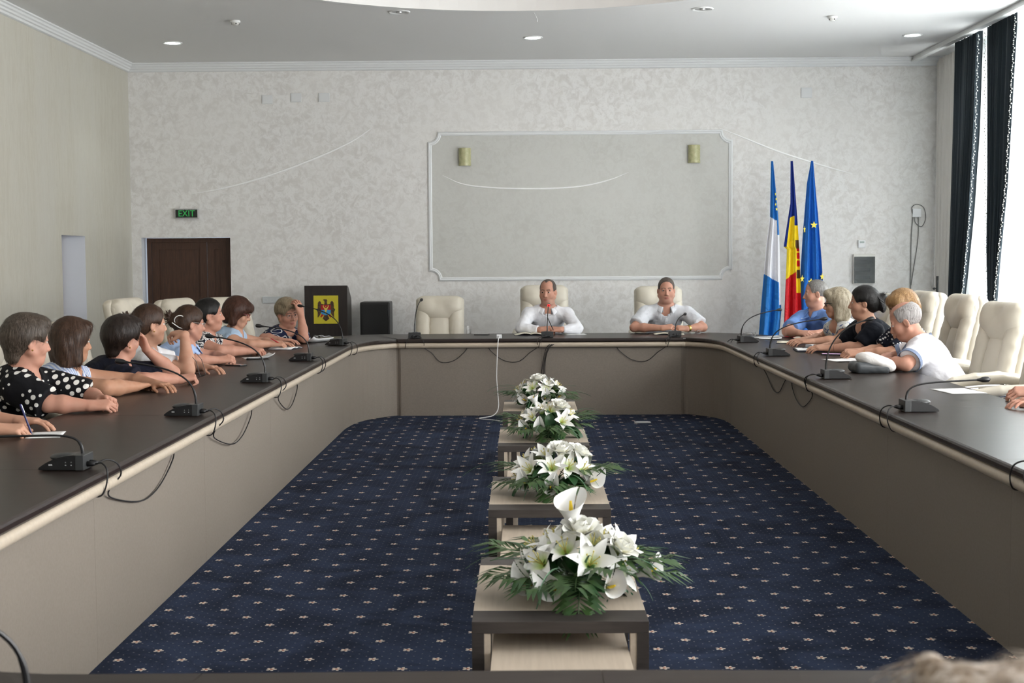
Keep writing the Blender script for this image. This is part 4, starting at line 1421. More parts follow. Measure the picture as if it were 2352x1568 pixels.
def person(name, label, cfg):
    c = dict(hs=1.05, pitch=0, roll=0, girth=1.0, sw=0.165, bust=True, skin='fair', sleeve=0.6, neck='crew', glasses=None, earring=False, collar=None, neckr=0.054,
             voxel=0.0062, cuff=None, stub=0.0, sleeve_mat=None, legs=True)
    c.update(cfg)
    H = np.array(c['head'], float)
    hip = np.array([c['hip'][0], c['hip'][1], c.get('hipz', 0.575)])
    root = thing('person', label, 'person', (hip[0], hip[1], 0.0))
    off = np.array([hip[0], hip[1], 0.0])
    Rh = rotz(math.radians(c['yaw'] - 90)) @ rotx(-math.radians(c['pitch'])) @ roty(math.radians(c['roll']))
    Rt = rotz(math.radians(c['tyaw'] - 90))
    hs = c['hs']
    fwd, right = Rt[:, 1], Rt[:, 0]
    hl = lambda x, y, z: H + Rh @ (np.array([x, y, z]) * hs)
    N = c.get('nb')
    N = np.array(N, float) if N is not None else H - np.array([0, 0, 0.170 * hs]) - fwd * 0.035
    zax = unit(N - hip)
    xax = unit(right - zax * (right @ zax))
    yax = np.cross(zax, xax)
    Ra = np.stack([xax, yax, zax], 1)
    L = np.linalg.norm(N - hip)
    at = lambda s: hip + (N - hip) * s
    gth = c['girth']
    S = {}
    for s, k in ((1, 'R'), (-1, 'L')):
        S[k] = N + right * s * c['sw'] - np.array([0, 0, c.get('drop', 0.055)]) + fwd * 0.01
        if k in c['arms']:
            E = np.array(c['arms'][k][0], float)
            v = E - S[k]
            S[k] = S[k] + unit(v) * min(0.05, max(0, np.linalg.norm(v) - 0.27))
    # torso primitives (kind, args)
    T = [('e', hip + fwd * 0.0, (0.178 * gth, 0.135 * gth, 0.12), Ra, 0.05), ('e', at(0.32) + fwd * 0.02, (0.158 * gth, 0.128 * gth, 0.30 * L), Ra, 0.06), ('e', at(0.70), (0.158 * gth ** 0.7, 0.112 * gth ** 0.7, 0.30 * L), Ra, 0.06),
         ('c', S['R'], S['L'], 0.053, 0.053, 0.05), ('c', N - np.array([0, 0, 0.008]), S['R'], 0.046, 0.050, 0.045), ('c', N - np.array([0, 0, 0.008]), S['L'], 0.046, 0.050, 0.045), ('e', at(0.88), (0.125, 0.088, 0.11), Ra, 0.05)]
    if c['bust']:
        for s in (1, -1):
            T.append(('e', at(0.62) + right * s * 0.075 + fwd * 0.075 * gth, (0.070, 0.062, 0.068), Ra, 0.04))
    else:
        T.append(('e', at(0.74) + fwd * 0.045, (0.135, 0.07, 0.10), Ra, 0.05))
    arms = {}
    hands = []
    for k in ('R', 'L'):
        if k not in c['arms']:
            continue
        E, W = (np.array(q, float) for q in c['arms'][k][:2])
        pose = c['arms'][k][2]
        d = np.array(c['arms'][k][3], float) if len(c['arms'][k]) > 3 and c['arms'][k][3] is not None else W - E
        nrm = np.array(c['arms'][k][4], float) if len(c['arms'][k]) > 4 else np.array([0, 0, 1.0])
        af = c.get('armf', 1.0)
        arms[k] = (S[k], E, W, af)
        hp = hand_prims(W, d, nrm, k == 'R', pose, c.get('hand', 1.0))
        hands.append((W + unit(d) * 0.07, hp))
    # grid
    pts = [hip, H, N] + [S['R'], S['L']] + [p for a in arms.values() for p in a[:3]] + [h[0] for h in hands]
    lo = np.min(pts, 0) - 0.24
    hi = np.max(pts, 0) + 0.24
    lo[2] = 0.44
    vx = c['voxel'] * 1.07
    fine = []
    for i in range(3):
        fi = [(H[i] - 0.135 * hs, H[i] + 0.135 * hs, vx * 0.78)]
        for ctr, _ in hands:
            fi.append((ctr[i] - 0.10, ctr[i] + 0.10, vx * 0.68))
        fine.append(fi)
    f = Field(lo, hi, vx * 1.75, fine)

    def torso(F, infl=0.0):
        for p in T:
            if p[0] == 'e':
                F.ell(p[1], np.asarray(p[2]) + infl, p[3], p[4])
            else:
                F.cone(p[1], p[2], p[3] + infl, p[4] + infl, p[5])
    torso(f)
    f.cone(N - np.array([0, 0, 0.01]), hl(0, -0.016, -0.055), c['neckr'] * 1.06, c['neckr'], 0.035)
    for k, (s_, E, W, af) in arms.items():
        f.cone(s_, E, 0.049 * af, 0.039 * af, 0.03)
        f.cone(E, E + (W - E) * 0.35, 0.038 * af, 0.040 * af, 0.02)
        f.cone(E + (W - E) * 0.35, W, 0.040 * af, 0.0265 * af ** 0.5, 0.02)
    # head
    e = lambda cc, r, k=0.015, op='add', R=None: f.ell(hl(*cc), np.array(r) * hs, Rh if R is None else Rh @ R, k, op)
    fw = c.get('fat', 1.0)
    e((0, -0.014, 0.033), (0.0765, 0.0965, 0.086), 0.01)
    e((0, 0.024, -0.034), (0.0625 * fw, 0.068, 0.082), 0.02)
    e((0, 0.050, -0.088), (0.030 * fw, 0.030, 0.026), 0.03)
    for s in (1, -1):
        e((s * 0.042 * fw, 0.048, -0.034), (0.026, 0.028, 0.030), 0.02)
        f.cone(hl(s * 0.060 * fw, -0.005, -0.055), hl(s * 0.022, 0.052, -0.094), 0.019 * hs, 0.019 * hs, 0.025)
    if fw > 1.04:
        e((0, 0.02, -0.105), (0.05 * fw, 0.05, 0.028), 0.03)
    f.cone(hl(-0.036, 0.070, 0.021), hl(0.036, 0.070, 0.021), 0.0125 * hs, 0.0125 * hs, 0.012)
    for s in (1, -1):
        e((s * 0.031, 0.096, 0.000), (0.0155, 0.017, 0.0105), 0.010, 'sub')
    for s in (1, -1):
        e((s * 0.0315, 0.0735, 0.0105), (0.0175, 0.0125, 0.0065), 0.004)
        e((s * 0.0315, 0.0725, -0.0095), (0.0160, 0.0120, 0.0062), 0.005)
    f.cone(hl(0, 0.080, 0.010), hl(0, 0.102, -0.034), 0.0085 * hs, 0.0120 * hs, 0.010)
    for s in (1, -1):
        e((s * 0.0125, 0.090, -0.040), (0.0088, 0.011, 0.0085), 0.006)
    e((0, 0.080, -0.0655), (0.0235, 0.0135, 0.0062), 0.006)
    e((0, 0.078, -0.0765), (0.0200, 0.0140, 0.0070), 0.006)
    for s in (1, -1):
        e((s * 0.0785, -0.012, -0.012), (0.0085, 0.019, 0.031), 0.006, 'add', rotz(s * 0.35) @ rotx(-0.2))
        e((s * 0.0870, -0.006, -0.010), (0.006, 0.010, 0.018), 0.005, 'sub', rotz(s * 0.35) @ rotx(-0.2))
    for ctr, hp in hands:
        for a, b, ra, rb, k in hp:
            f.cone(a, b, ra, rb, k)
    f.cut((0, 0, 0.47), (0, 0, -1))

    def tint(P):
        q = ((P - H) @ Rh) / hs
        x, y, z = q[:, 0], q[:, 1], q[:, 2]
        lip = np.clip(1.6 - ((x / 0.024) ** 2 + ((z + 0.071) / 0.0125) ** 2) * 1.4, 0, 1) * (y > 0.055) * (y < 0.105) * 0.75
        ax_ = np.abs(x)
        zb = 0.0225 + 0.004 * np.clip((ax_ - 0.012) / 0.02, 0, 1) - 0.006 * np.clip((ax_ - 0.034) / 0.016, 0, 1)
        br = np.clip(1.5 - np.abs(z - zb) / 0.0048, 0, 1) * (ax_ > 0.010) * (ax_ < 0.047) * (y > 0.04) * (y < 0.092) * c.get('brow', 0.8)
        st = np.clip((-0.045 - z) / 0.03, 0, 1) * (z > -0.15) * (np.sqrt(x * x + y * y) < 0.11) * c['stub']
        o = np.zeros((len(P), 4))
        o[:, 0], o[:, 1], o[:, 2], o[:, 3] = lip, br, st, 1
        return o
    body = link('body', f.mesh('body', SKIN[c['skin']], off, tint), root)
    # eyes
    for s in (1, -1):
        M = np.eye(4)
        M[:3, :3] = Rh @ rotz(math.radians(c.get('gaze', 0))) @ rotx(-PI / 2) * (0.0120 * hs)
        M[:3, 3] = hl(s * 0.0315, 0.0715, 0.0005) - off
        link('eye', EYE_ME, body, M=Matrix(M.tolist()))
    # hair
    R_ = 0.27 * hs
    hf = Field(H - R_, H + R_, 0.0066)
    for op in HAIRSTYLES[c['hair'][0]] + c.get('hair_extra', []):
        if op[0] == 'c':
            hf.cone(hl(*op[1]), hl(*op[2]), op[3] * hs, op[4] * hs, op[5])
        else:
            hf.ell(hl(*op[1]), np.array(op[2]) * hs, Rh, op[3], 'sub' if op[0] == '-e' else 'add')
    if c['hair'][0] not in ('crop', 'receding', 'balding'):
        hf.ripple(0.0026, 90, 90, 26, c['yaw'])
    hme = hf.mesh('hair', HAIR[c['hair'][1]], off)
    hair_o = link('hair', hme, root)
    strands(hme, hair_o, H - off, Rh, hs, c['hair'][0], HAIR[c['hair'][1]], c.get('strand', 1.0))
    # shirt
    inf = 0.010
    sh = Field(lo, hi, vx * 1.7)
    torso(sh, inf)
    for k, (s_, E, W, af) in arms.items():
        sl = c['sleeve']
        if sl <= 0:
            continue
        def seg(a, b, ra, rb, endcut):
            a, b = np.asarray(a), np.asarray(b)
            if endcut:
                dd = unit(b - a)
                ab = b - a
                LL = float(ab @ ab)

                def fn(X, Y, Z):
                    t = np.clip(((X - a[0]) * ab[0] + (Y - a[1]) * ab[1] + (Z - a[2]) * ab[2]) / LL, 0, 1.2)
                    q = np.sqrt((X - a[0] - t * ab[0]) ** 2 + (Y - a[1] - t * ab[1]) ** 2 + (Z - a[2] - t * ab[2]) ** 2) - (ra + (rb - ra) * t)
                    return np.maximum(q, (X - b[0]) * dd[0] + (Y - b[1]) * dd[1] + (Z - b[2]) * dd[2])
                r = max(ra, rb)
                sh._apply(np.minimum(a, b) - r, np.maximum(a, b) + r, fn, 0.02, 'add')
            else:
                sh.cone(a, b, ra, rb, 0.03)
        wd = c.get('slw', 0.016)
        if sl <= 1:
            seg(s_, s_ + (E - s_) * sl, 0.052 * af + wd * 0.8, (0.052 - 0.008 * sl) * af + wd, True)
        else:
            seg(s_, E, 0.052 * af + wd, 0.043 * af + wd, False)
            seg(E, E + (W - E) * (sl - 1), 0.043 * af + wd, 0.032 + wd * 0.5, True)
    if c['sleeve'] <= 0:      # armholes
        for k, (s_, E, W, af) in arms.items():
            sh.cone(s_ + unit(E - s_) * 0.025 + (right if k == 'R' else -right) * 0.030, E, 0.060 * af, 0.06 * af, 0.008, 'sub')
    nk = c['neck']
    rb = c['neckr'] * 1.06 + 0.009
    sh.cone(N - np.array([0, 0, 0.02]) + fwd * 0.012, hl(0, -0.01, -0.06), rb + 0.003, rb + 0.012, 0.008, 'sub')
    if nk in ('v', 'collar'):
        dp = 0.16 if nk == 'v' else 0.06
        sh.cone(N + fwd * 0.085 + np.array([0, 0, 0.02]), at(1 - dp / L) + fwd * 0.16, 0.048, 0.010, 0.008, 'sub')
    elif nk == 'scoop':
        sh.ell(N + fwd * 0.08 - np.array([0, 0, 0.02]), (0.075, 0.075, 0.06), Ra, 0.01, 'sub')
    sh.ripple(0.0055, 38, 36, 30, c['yaw'] * 0.7)
    sh.cut((0, 0, 0.49), (0, 0, -1))
    shirt = link(c.get('top_name', 'shirt'), sh.mesh('shirt', c['top'], off), root)
    if c['collar']:
        cm = c['collar']
        g = G()
        ctr = N + fwd * 0.008

        def colf(u, v):
            a = math.radians(24 + 312 * u)                # from one front end round the nape to the other
            back = 0.5 - 0.5 * math.cos(a)
            end = 1 - min(1, min(u, 1 - u) / 0.12)
            dirv = fwd * math.cos(a) + right * math.sin(a)
            rows = ((rb + 0.002, -0.022 - 0.03 * (1 - back)), (rb, 0.044 * back + 0.026 - 0.022 * (1 - back)), (rb + 0.005, 0.048 * back + 0.027 - 0.022 * (1 - back)), (rb + 0.030 + 0.014 * end, 0.006 - 0.020 * (1 - back) - 0.030 * end), (rb + 0.033 + 0.018 * end, -0.004 - 0.020 * (1 - back) - 0.040 * end))
            q = v * 4
            i = min(3, int(q))
            w = q - i
            r = rows[i][0] * (1 - w) + rows[i + 1][0] * w
            z = rows[i][1] * (1 - w) + rows[i + 1][1] * w
            return tuple(ctr + dirv * r * 1.02 + np.array([0, 0, z]) - off)
        g.grid(colf, 40, 4)
        o = put('collar', g, cm, shirt, smooth=True, auto=180)
        md = o.modifiers.new('thickness', 'SOLIDIFY')
        md.thickness = 0.003
    if c.get('placket'):
        def reach(p):
            best = 0.05
            for q_ in np.arange(0.04, 0.30, 0.004):
                x_ = p + fwd * q_
                i_ = [min(len(sh.ax[j]) - 1, int(np.searchsorted(sh.ax[j], x_[j]))) for j in range(3)]
                if sh.d[i_[0], i_[1], i_[2]] < 0:
                    best = q_
            return best
        g = G()
        vs = []
        rowp = []
        for s_ in np.linspace(0.93, 0.42, 14):
            p_ = at(s_)
            q_ = np.mean([reach(p_ + right * w_) for w_ in (-0.01, 0.0, 0.01)])
            rowp.append(p_ + fwd * (q_ + 0.0035))
        for k_ in range(1, 13):
            rowp[k_] = (rowp[k_ - 1] + rowp[k_] + rowp[k_ + 1]) / 3
        for p_ in rowp:
            vs += [tuple(p_ + right * w_ - fwd * d_ - off) for w_, d_ in ((-0.018, 0.004), (-0.016, 0.0), (0.016, 0.0), (0.018, 0.004))]
        g.add(vs, [(4 * i + j, 4 * i + j + 1, 4 * i + j + 5, 4 * i + j + 4) for i in range(13) for j in range(3)])
        put('placket', g, c['top'], shirt, smooth=True)
        for i in (2, 5, 8, 11):
            put('button', G().ball(rowp[i] + fwd * 0.002 - off, (0.006, 0.003, 0.006), 8), mat('pearl_button', (0.7, 0.7, 0.7), 0.3), shirt, smooth=True)
    if c['cuff']:
        for k, (s_, E, W, af) in arms.items():
            if c['sleeve'] <= 1:
                p = s_ + (E - s_) * (c['sleeve'] - 0.03)
                ax_ = Vector(unit(E - s_))
                r = (0.052 - 0.008 * c['sleeve']) * af + c.get('slw', 0.016) + 0.002
                M = Matrix.Translation(Vector(p - off)) @ ax_.to_track_quat('Z', 'Y').to_matrix().to_4x4()
                put('cuff', G().lathe([(r - 0.004, -0.018), (r + 0.001, -0.018), (r + 0.001, 0.012), (r - 0.004, 0.012)], 24, 0, M), c['cuff'], shirt, smooth=True)
    # trousers and shoes under the table
    tf = Field(hip - np.array([0.62, 0.62, 0.57]), hip + np.array([0.62, 0.62, 0.2]), 0.019)
    tf.ell(hip - np.array([0, 0, 0.02]), (0.19 * gth, 0.15 * gth, 0.10), Rt, 0.03)
    for s in (1, -1):
        kn = hip + fwd * 0.40 + right * s * 0.10 + np.array([0, 0, -0.08])
        an = kn + fwd * -0.06 + np.array([0, 0, -0.40])
        tf.cone(hip + right * s * 0.09 + np.array([0, 0, -0.03]), kn, 0.082, 0.062, 0.03)
        tf.cone(kn, an, 0.062, 0.045, 0.02)
    tf.cut((0, 0, 0.09), (0, 0, -1))
    link('trousers', tf.mesh('trousers', c.get('trous', M_TROUS), off), root)
    for s in (1, -1):
        an = hip + fwd * 0.36 + right * s * 0.10 - off
        g = G().ball((0, 0.05, 0.0), (0.042, 0.125, 0.05), 12).box((-0.036, -0.06, -0.05), (0.036, 0.16, -0.036))
        g.ball((0, -0.01, 0.035), (0.038, 0.05, 0.05), 10)
        put('shoe', g, M_SHOE, root, (an[0], an[1], 0.051), (0, 0, math.radians(c['tyaw'] - 90)), smooth=True)
    # small things worn
    gl = c['glasses']
    if gl:
        mg = mat('glasses_' + gl[0], gl[1], 0.3)
        g = G()
        ww, hh, rr = gl[2], gl[3], gl[4]
        for s in (1, -1):
            lp = [hl(s * (0.0335 + ww * math.copysign(abs(math.cos(a)) ** 0.6, math.cos(a))), 0.0985 - 0.010 * abs(0.0335 + ww * math.cos(a)) / 0.06, -0.002 + hh * math.copysign(abs(math.sin(a)) ** 0.7, math.sin(a))) - off for a in [2 * PI * k / 20 for k in range(20)]]
            g.tube(lp, rr, 6, closed=True)
            g.tube([hl(s * (0.0335 + ww), 0.088, 0.006) - off, hl(s * 0.076, 0.06, 0.006) - off, hl(s * 0.082, -0.002, 0.008) - off, hl(s * 0.083, -0.02, -0.004) - off], rr * 1.1, 6)
        g.tube([hl(-0.0335 + ww, 0.096, 0.003) - off, hl(0, 0.103, 0.006) - off, hl(0.0335 - ww, 0.096, 0.003) - off], rr, 6)
        put('glasses', g, mg, root, smooth=True)
    if c['earring']:
        for s in (1, -1):
            put('earring', G().ball(hl(s * 0.083, -0.004, -0.046) - off, 0.0055, 8), M_GOLD, root, smooth=True)
    PEOPLE[name] = dict(root=root, H=H, N=N, S=S, hl=hl, off=off, Rh=Rh, arms=arms)
    return root

def band_on_arm(pname, k, frac, r, tube, m, name, width=1.0):
    p = PEOPLE[pname]
    s_, E, W, af = p['arms'][k]
    q = E + (W - E) * frac - p['off']
    ax_ = Vector(unit(W - E))
    M = Matrix.Translation(Vector(q)) @ ax_.to_track_quat('Z', 'Y').to_matrix().to_4x4()
    g = G().lathe([(r, -width), (r + tube, -width * 0.7), (r + tube, width * 0.7), (r, width)], 20, 0, M)
    return put(name, g, m, p['root'], smooth=True)
C_POLKA = cloth('black_white_polka', 'dots', (0.006, 0.006, 0.008), (0.72, 0.71, 0.67), 25.0)
C_STRIPE = cloth('blue_white_stripe', 'stripes', (0.30, 0.38, 0.62), (0.66, 0.70, 0.78), 22.0)
C_NAVYB = cloth('sheer_navy', 'plain', (0.007, 0.008, 0.018))
C_WHITE = cloth('white_jersey', 'plain', (0.74, 0.74, 0.77))
C_LBLUE = cloth('light_blue_pique', 'plain', (0.40, 0.53, 0.80))
C_BW = cloth('black_white_print', 'splash', (0.010, 0.011, 0.022), (0.72, 0.70, 0.68), 26.0)
C_SKY = cloth('sky_blue_cotton', 'plain', (0.42, 0.56, 0.74))
C_NLEAF = cloth('navy_leaf_print', 'lines', (0.014, 0.020, 0.058), (0.66, 0.66, 0.64), 4.2)
C_SHIRT = cloth('white_dress_shirt', 'plain', (0.80, 0.81, 0.85))
C_PALE = cloth('pale_grey_shirt', 'plain', (0.64, 0.66, 0.70))
C_BLUE = cloth('cornflower_shirt', 'plain', (0.16, 0.29, 0.62))
C_FLOR = cloth('blue_floral_print', 'floral', (0.66, 0.66, 0.62), (0.05, 0.10, 0.30), 24.0)
C_BLKNAVY = cloth('black_navy_jersey', 'plain', (0.006, 0.008, 0.014))
C_DOT2 = cloth('navy_small_dots', 'dots', (0.006, 0.008, 0.018), (0.62, 0.62, 0.62), 46.0)
C_POLO = cloth('white_polo', 'plain', (0.78, 0.78, 0.82))
C_GREYB = cloth('grey_blue_rib', 'plain', (0.20, 0.25, 0.36))
C_RED = cloth('plum_blouse', 'plain', (0.16, 0.03, 0.05))

person('P1', 'person in black and white polka dot blouse with hands folded on the table', dict(
    head=(-2.62, 7.07, 1.115), yaw=38, pitch=8, hip=(-2.96, 7.08), tyaw=8, girth=1.22, sw=0.185, fat=1.12, neckr=0.062, skin='rosy', hair=('short', 'greybrown'), top=C_POLKA, top_name='blouse', sleeve=0.98, slw=0.040, neck='v', earring=True, armf=1.15, voxel=0.0058,
    arms={'R': ((-2.45, 6.85, 0.805), (-2.25, 6.90, 0.787), 'clasp', (0.95, 0.25, 0.0), (0, -0.5, 0.85)), 'L': ((-2.38, 7.28, 0.80), (-2.24, 7.06, 0.80), 'clasp', (0.7, -0.6, 0.1), (0.3, 0.2, 0.9))}))
person('P2', 'person in sleeveless blue striped top with white collar leaning on one arm', dict(
    head=(-2.66, 7.87, 1.065), yaw=40, pitch=6, hip=(-3.0, 7.86), tyaw=-5, girth=1.08, sw=0.17, skin='tan', hair=('bob', 'brown'), top=C_STRIPE, top_name='top', sleeve=0, neck='collar', collar=C_WHITE, armf=1.22, voxel=0.006,
    arms={'R': ((-2.41, 7.66, 0.805), (-2.30, 7.90, 0.79), 'rest', (0.3, 0.9, 0)), 'L': ((-2.42, 8.16, 0.80), (-2.22, 8.02, 0.79), 'rest', (0.7, -0.5, 0))}))
person('P3', 'person in dark navy blouse, cheek on hand, holding up spectacles', dict(
    head=(-2.53, 8.44, 1.05), yaw=52, pitch=4, roll=10, hip=(-2.98, 8.50), tyaw=8, girth=1.12, sw=0.175, fat=1.06, skin='rosy', hair=('short', 'dark'), top=C_NAVYB, top_name='blouse', sleeve=0.72, slw=0.022, neck='crew', earring=True, armf=1.12, voxel=0.006,
    arms={'R': ((-2.33, 8.20, 0.802), (-2.16, 8.36, 0.79), 'fist', (0.85, 0.45, 0.12), (-0.1, -0.4, 0.9)), 'L': ((-2.30, 8.73, 0.80), (-2.425, 8.57, 0.965), 'touch', (-0.2, -0.3, 0.95), (0.75, 0.55, 0.2))}))
person('P4', 'person in white T-shirt, elbow on the table and fingers at the chin', dict(
    head=(-2.55, 9.12, 1.10), yaw=36, pitch=2, hip=(-2.98, 9.16), tyaw=5, girth=1.08, sw=0.17, fat=1.06, skin='fair', hair=('updo', 'brown'), top=C_WHITE, top_name='t_shirt', sleeve=0.62, slw=0.020, neck='crew', earring=True, armf=1.15, voxel=0.006,
    arms={'R': ((-2.24, 8.88, 0.803), (-2.27, 8.93, 1.035), 'hold', (-0.75, 0.45, 0.12), (0.3, -0.4, 0.9)), 'L': ((-2.40, 9.40, 0.80), (-2.22, 9.26, 0.79), 'rest', (0.8, -0.4, 0))}))
person('P5', 'person in light blue polo with white hair clip, hands clasped', dict(
    head=(-2.50, 10.01, 1.06), yaw=33, pitch=6, hip=(-2.96, 10.02), tyaw=3, girth=1.0, sw=0.165, skin='rosy', hair=('updo', 'brown'), top=C_LBLUE, top_name='polo_shirt', sleeve=0.14, slw=0.014, neck='collar', collar=C_LBLUE, glasses=('thin_silver', (0.45, 0.42, 0.40), 0.022, 0.015, 0.0013), voxel=0.0062,
    arms={'R': ((-2.42, 9.78, 0.803), (-2.27, 9.92, 0.79), 'clasp', (0.8, 0.5, 0.05), (0, -0.5, 0.85)), 'L': ((-2.38, 10.22, 0.80), (-2.26, 10.06, 0.80), 'clasp', (0.6, -0.6, 0.05), (0.3, 0.2, 0.9))}))
person('P6', 'person in black and white patterned dress, fist on the table', dict(
    head=(-2.57, 10.94, 1.085), yaw=14, pitch=0, hip=(-2.97, 10.96), tyaw=-2, girth=1.12, sw=0.175, fat=1.08, skin='rosy', hair=('pulled', 'black'), top=C_BW, top_name='dress', sleeve=0.30, slw=0.018, neck='v', armf=1.2, voxel=0.0066,
    arms={'R': ((-2.44, 10.70, 0.805), (-2.25, 10.86, 0.79), 'fist', (0.85, 0.45, 0), (0, -0.3, 0.9)), 'L': ((-2.42, 11.20, 0.80), (-2.24, 11.02, 0.79), 'curl', (0.7, -0.5, 0))}))
person('P7', 'person in sky blue sleeveless top and red glasses writing in a notebook', dict(
    head=(-2.50, 11.69, 1.07), yaw=4, pitch=16, hip=(-2.93, 11.72), tyaw=0, girth=0.96, sw=0.162, skin='fair', hair=('fringe', 'auburn'), top=C_SKY, top_name='top', sleeve=0, neck='v', glasses=('red', (0.20, 0.006, 0.012), 0.024, 0.014, 0.0024), voxel=0.0066,
    arms={'R': ((-2.36, 11.50, 0.803), (-2.20, 11.62, 0.80), 'hold', (0.9, 0.3, 0), (0, -0.4, 0.9)), 'L': ((-2.36, 11.92, 0.80), (-2.18, 11.82, 0.79), 'rest', (0.85, -0.3, 0))}))
person('P8', 'person in navy blouse with white lines resting temple on hand', dict(
    head=(-2.23, 12.60, 1.025), yaw=-50, pitch=14, roll=6, hip=(-2.58, 12.92), tyaw=-42, girth=1.10, sw=0.175, fat=1.10, skin='rosy', hair=('short', 'ash'), top=C_NLEAF, top_name='blouse', sleeve=0.30, slw=0.020, neck='v', earring=True, armf=1.12,
    glasses=('rimless_grey', (0.12, 0.12, 0.13), 0.023, 0.014, 0.0014), voxel=0.0066,
    arms={'R': ((-2.41, 12.36, 0.803), (-2.24, 12.28, 0.79), 'rest', (0.9, -0.1, 0)), 'L': ((-2.05, 12.40, 0.802), (-2.085, 12.46, 1.025), 'touch', (-0.30, 0.22, 0.9), (0.6, -0.6, 0.2))}))
person('M1', 'person in long-sleeved white shirt speaking at the red-lit microphone', dict(
    head=(0.225, 13.92, 1.175), yaw=-106, pitch=4, hs=1.05, hip=(0.20, 14.28), tyaw=-90, girth=1.10, sw=0.195, bust=False, fat=1.06, neckr=0.066, skin='ruddy', hair=('receding', 'stubble'), top=C_SHIRT, sleeve=1.86, slw=0.014, neck='collar', collar=C_SHIRT, placket=True, armf=1.06, voxel=0.0062, drop=0.055, stub=0.35,
    arms={'R': ((-0.05, 13.74, 0.808), (0.15, 13.62, 0.80), 'clasp', (0.9, -0.2, 0.05), (-0.1, -0.6, 0.75)), 'L': ((0.52, 13.72, 0.808), (0.34, 13.60, 0.80), 'clasp', (-0.9, -0.15, 0.05), (0.1, -0.5, 0.8))}))
person('M2', 'person in short-sleeved pale shirt wearing a gold watch', dict(
    head=(1.445, 13.92, 1.185), yaw=-93, pitch=4, hs=1.06, hip=(1.44, 14.28), tyaw=-91, girth=1.14, sw=0.205, bust=False, fat=1.10, neckr=0.070, skin='ruddy', stub=0.25, hair=('crop', 'stubble'), top=C_PALE, sleeve=0.80, slw=0.028, neck='collar', collar=C_PALE, placket=True, armf=1.12, voxel=0.0062, drop=0.055,
    arms={'R': ((1.10, 13.76, 0.808), (1.38, 13.63, 0.81), 'clasp', (0.9, -0.15, 0.1), (-0.1, -0.5, 0.8)), 'L': ((1.80, 13.74, 0.808), (1.62, 13.62, 0.80), 'clasp', (-0.92, -0.1, 0.08), (0.1, -0.5, 0.8))}))
person('R1', 'person in short-sleeved blue shirt with clasped hands beside the flags', dict(
    head=(2.80, 13.10, 1.165), yaw=176, pitch=4, hs=1.08, hip=(3.05, 13.42), tyaw=205, girth=1.14, sw=0.205, bust=False, fat=1.08, neckr=0.068, skin='ruddy', stub=0.15, hair=('crop', 'grey'), top=C_BLUE, sleeve=0.78, slw=0.030, neck='collar', collar=C_BLUE, placket=True, armf=1.18, voxel=0.0066,
    arms={'R': ((2.50, 12.95, 0.806), (2.58, 12.72, 0.80), 'clasp', (0.5, -0.8, 0), (-0.4, -0.4, 0.8)), 'L': ((2.92, 12.80, 0.806), (2.72, 12.68, 0.80), 'clasp', (-0.9, -0.1, 0), (0, -0.5, 0.8))}))
person('R2', 'person in black glasses and blue floral sleeveless top', dict(
    head=(2.70, 11.75, 1.115), yaw=172, pitch=4, hip=(3.06, 11.98), tyaw=192, girth=0.96, sw=0.162, skin='fair', hair=('bob', 'blonde'), top=C_FLOR, top_name='top', sleeve=0, neck='scoop', glasses=('black', (0.01, 0.01, 0.01), 0.024, 0.014, 0.0028), voxel=0.0066,
    arms={'R': ((2.66, 12.10, 0.80), (2.46, 11.92, 0.79), 'rest', (-0.9, -0.2, 0)), 'L': ((2.68, 11.62, 0.803), (2.46, 11.64, 0.79), 'rest', (-0.95, 0.0, 0), (0, -0.2, 1))}))
person('R3', 'person in plain black-navy top with a black hair clip', dict(
    head=(2.70, 10.84, 1.155), yaw=166, pitch=2, hip=(3.08, 11.02), tyaw=185, girth=1.18, sw=0.185, fat=1.10, neckr=0.060, skin='fair', hair=('clawbun', 'black'), top=C_BLKNAVY, top_name='top', sleeve=0.85, slw=0.034, neck='scoop', armf=1.15, voxel=0.0064,
    arms={'R': ((2.64, 11.16, 0.80), (2.44, 11.02, 0.79), 'rest', (-0.9, -0.2, 0)), 'L': ((2.64, 10.66, 0.804), (2.42, 10.80, 0.79), 'rest', (-0.95, 0.15, 0), (0, -0.3, 1))}))
person('R4', 'person in dark small-dotted blouse half hidden behind the white polo', dict(
    head=(2.86, 10.29, 1.135), yaw=212, pitch=8, hip=(3.12, 10.40), tyaw=190, girth=1.05, sw=0.17, skin='fair', hair=('fringe', 'ginger'), top=C_DOT2, top_name='blouse', sleeve=0.85, slw=0.026, neck='scoop', armf=1.1, voxel=0.0064,
    arms={'R': ((2.74, 10.44, 0.80), (2.54, 10.36, 0.79), 'hold', (-0.95, -0.1, 0), (0, -0.4, 0.9)), 'L': ((2.72, 10.08, 0.803), (2.52, 10.18, 0.79), 'hold', (-0.95, 0.1, 0), (0, -0.4, 0.9))}))
person('R5', 'person in white polo with grey-blue collar leaning on the table', dict(
    head=(2.62, 9.35, 1.075), yaw=158, pitch=24, hs=1.08, hip=(2.90, 9.12), tyaw=164, girth=1.12, sw=0.19, bust=False, neckr=0.062, skin='ruddy', hair=('balding', 'silver'), top=C_POLO, top_name='polo_shirt', sleeve=0.72, slw=0.030, neck='collar', collar=C_GREYB, cuff=C_GREYB, armf=1.15, voxel=0.0062, nb=(2.715, 9.315, 0.925),
    arms={'R': ((2.60, 9.56, 0.80), (2.44, 9.44, 0.79), 'rest', (-0.7, -0.5, 0)), 'L': ((2.535, 9.02, 0.803), (2.42, 9.24, 0.80), 'curl', (-0.2, 0.95, 0), (0.3, -0.2, 0.9))}))
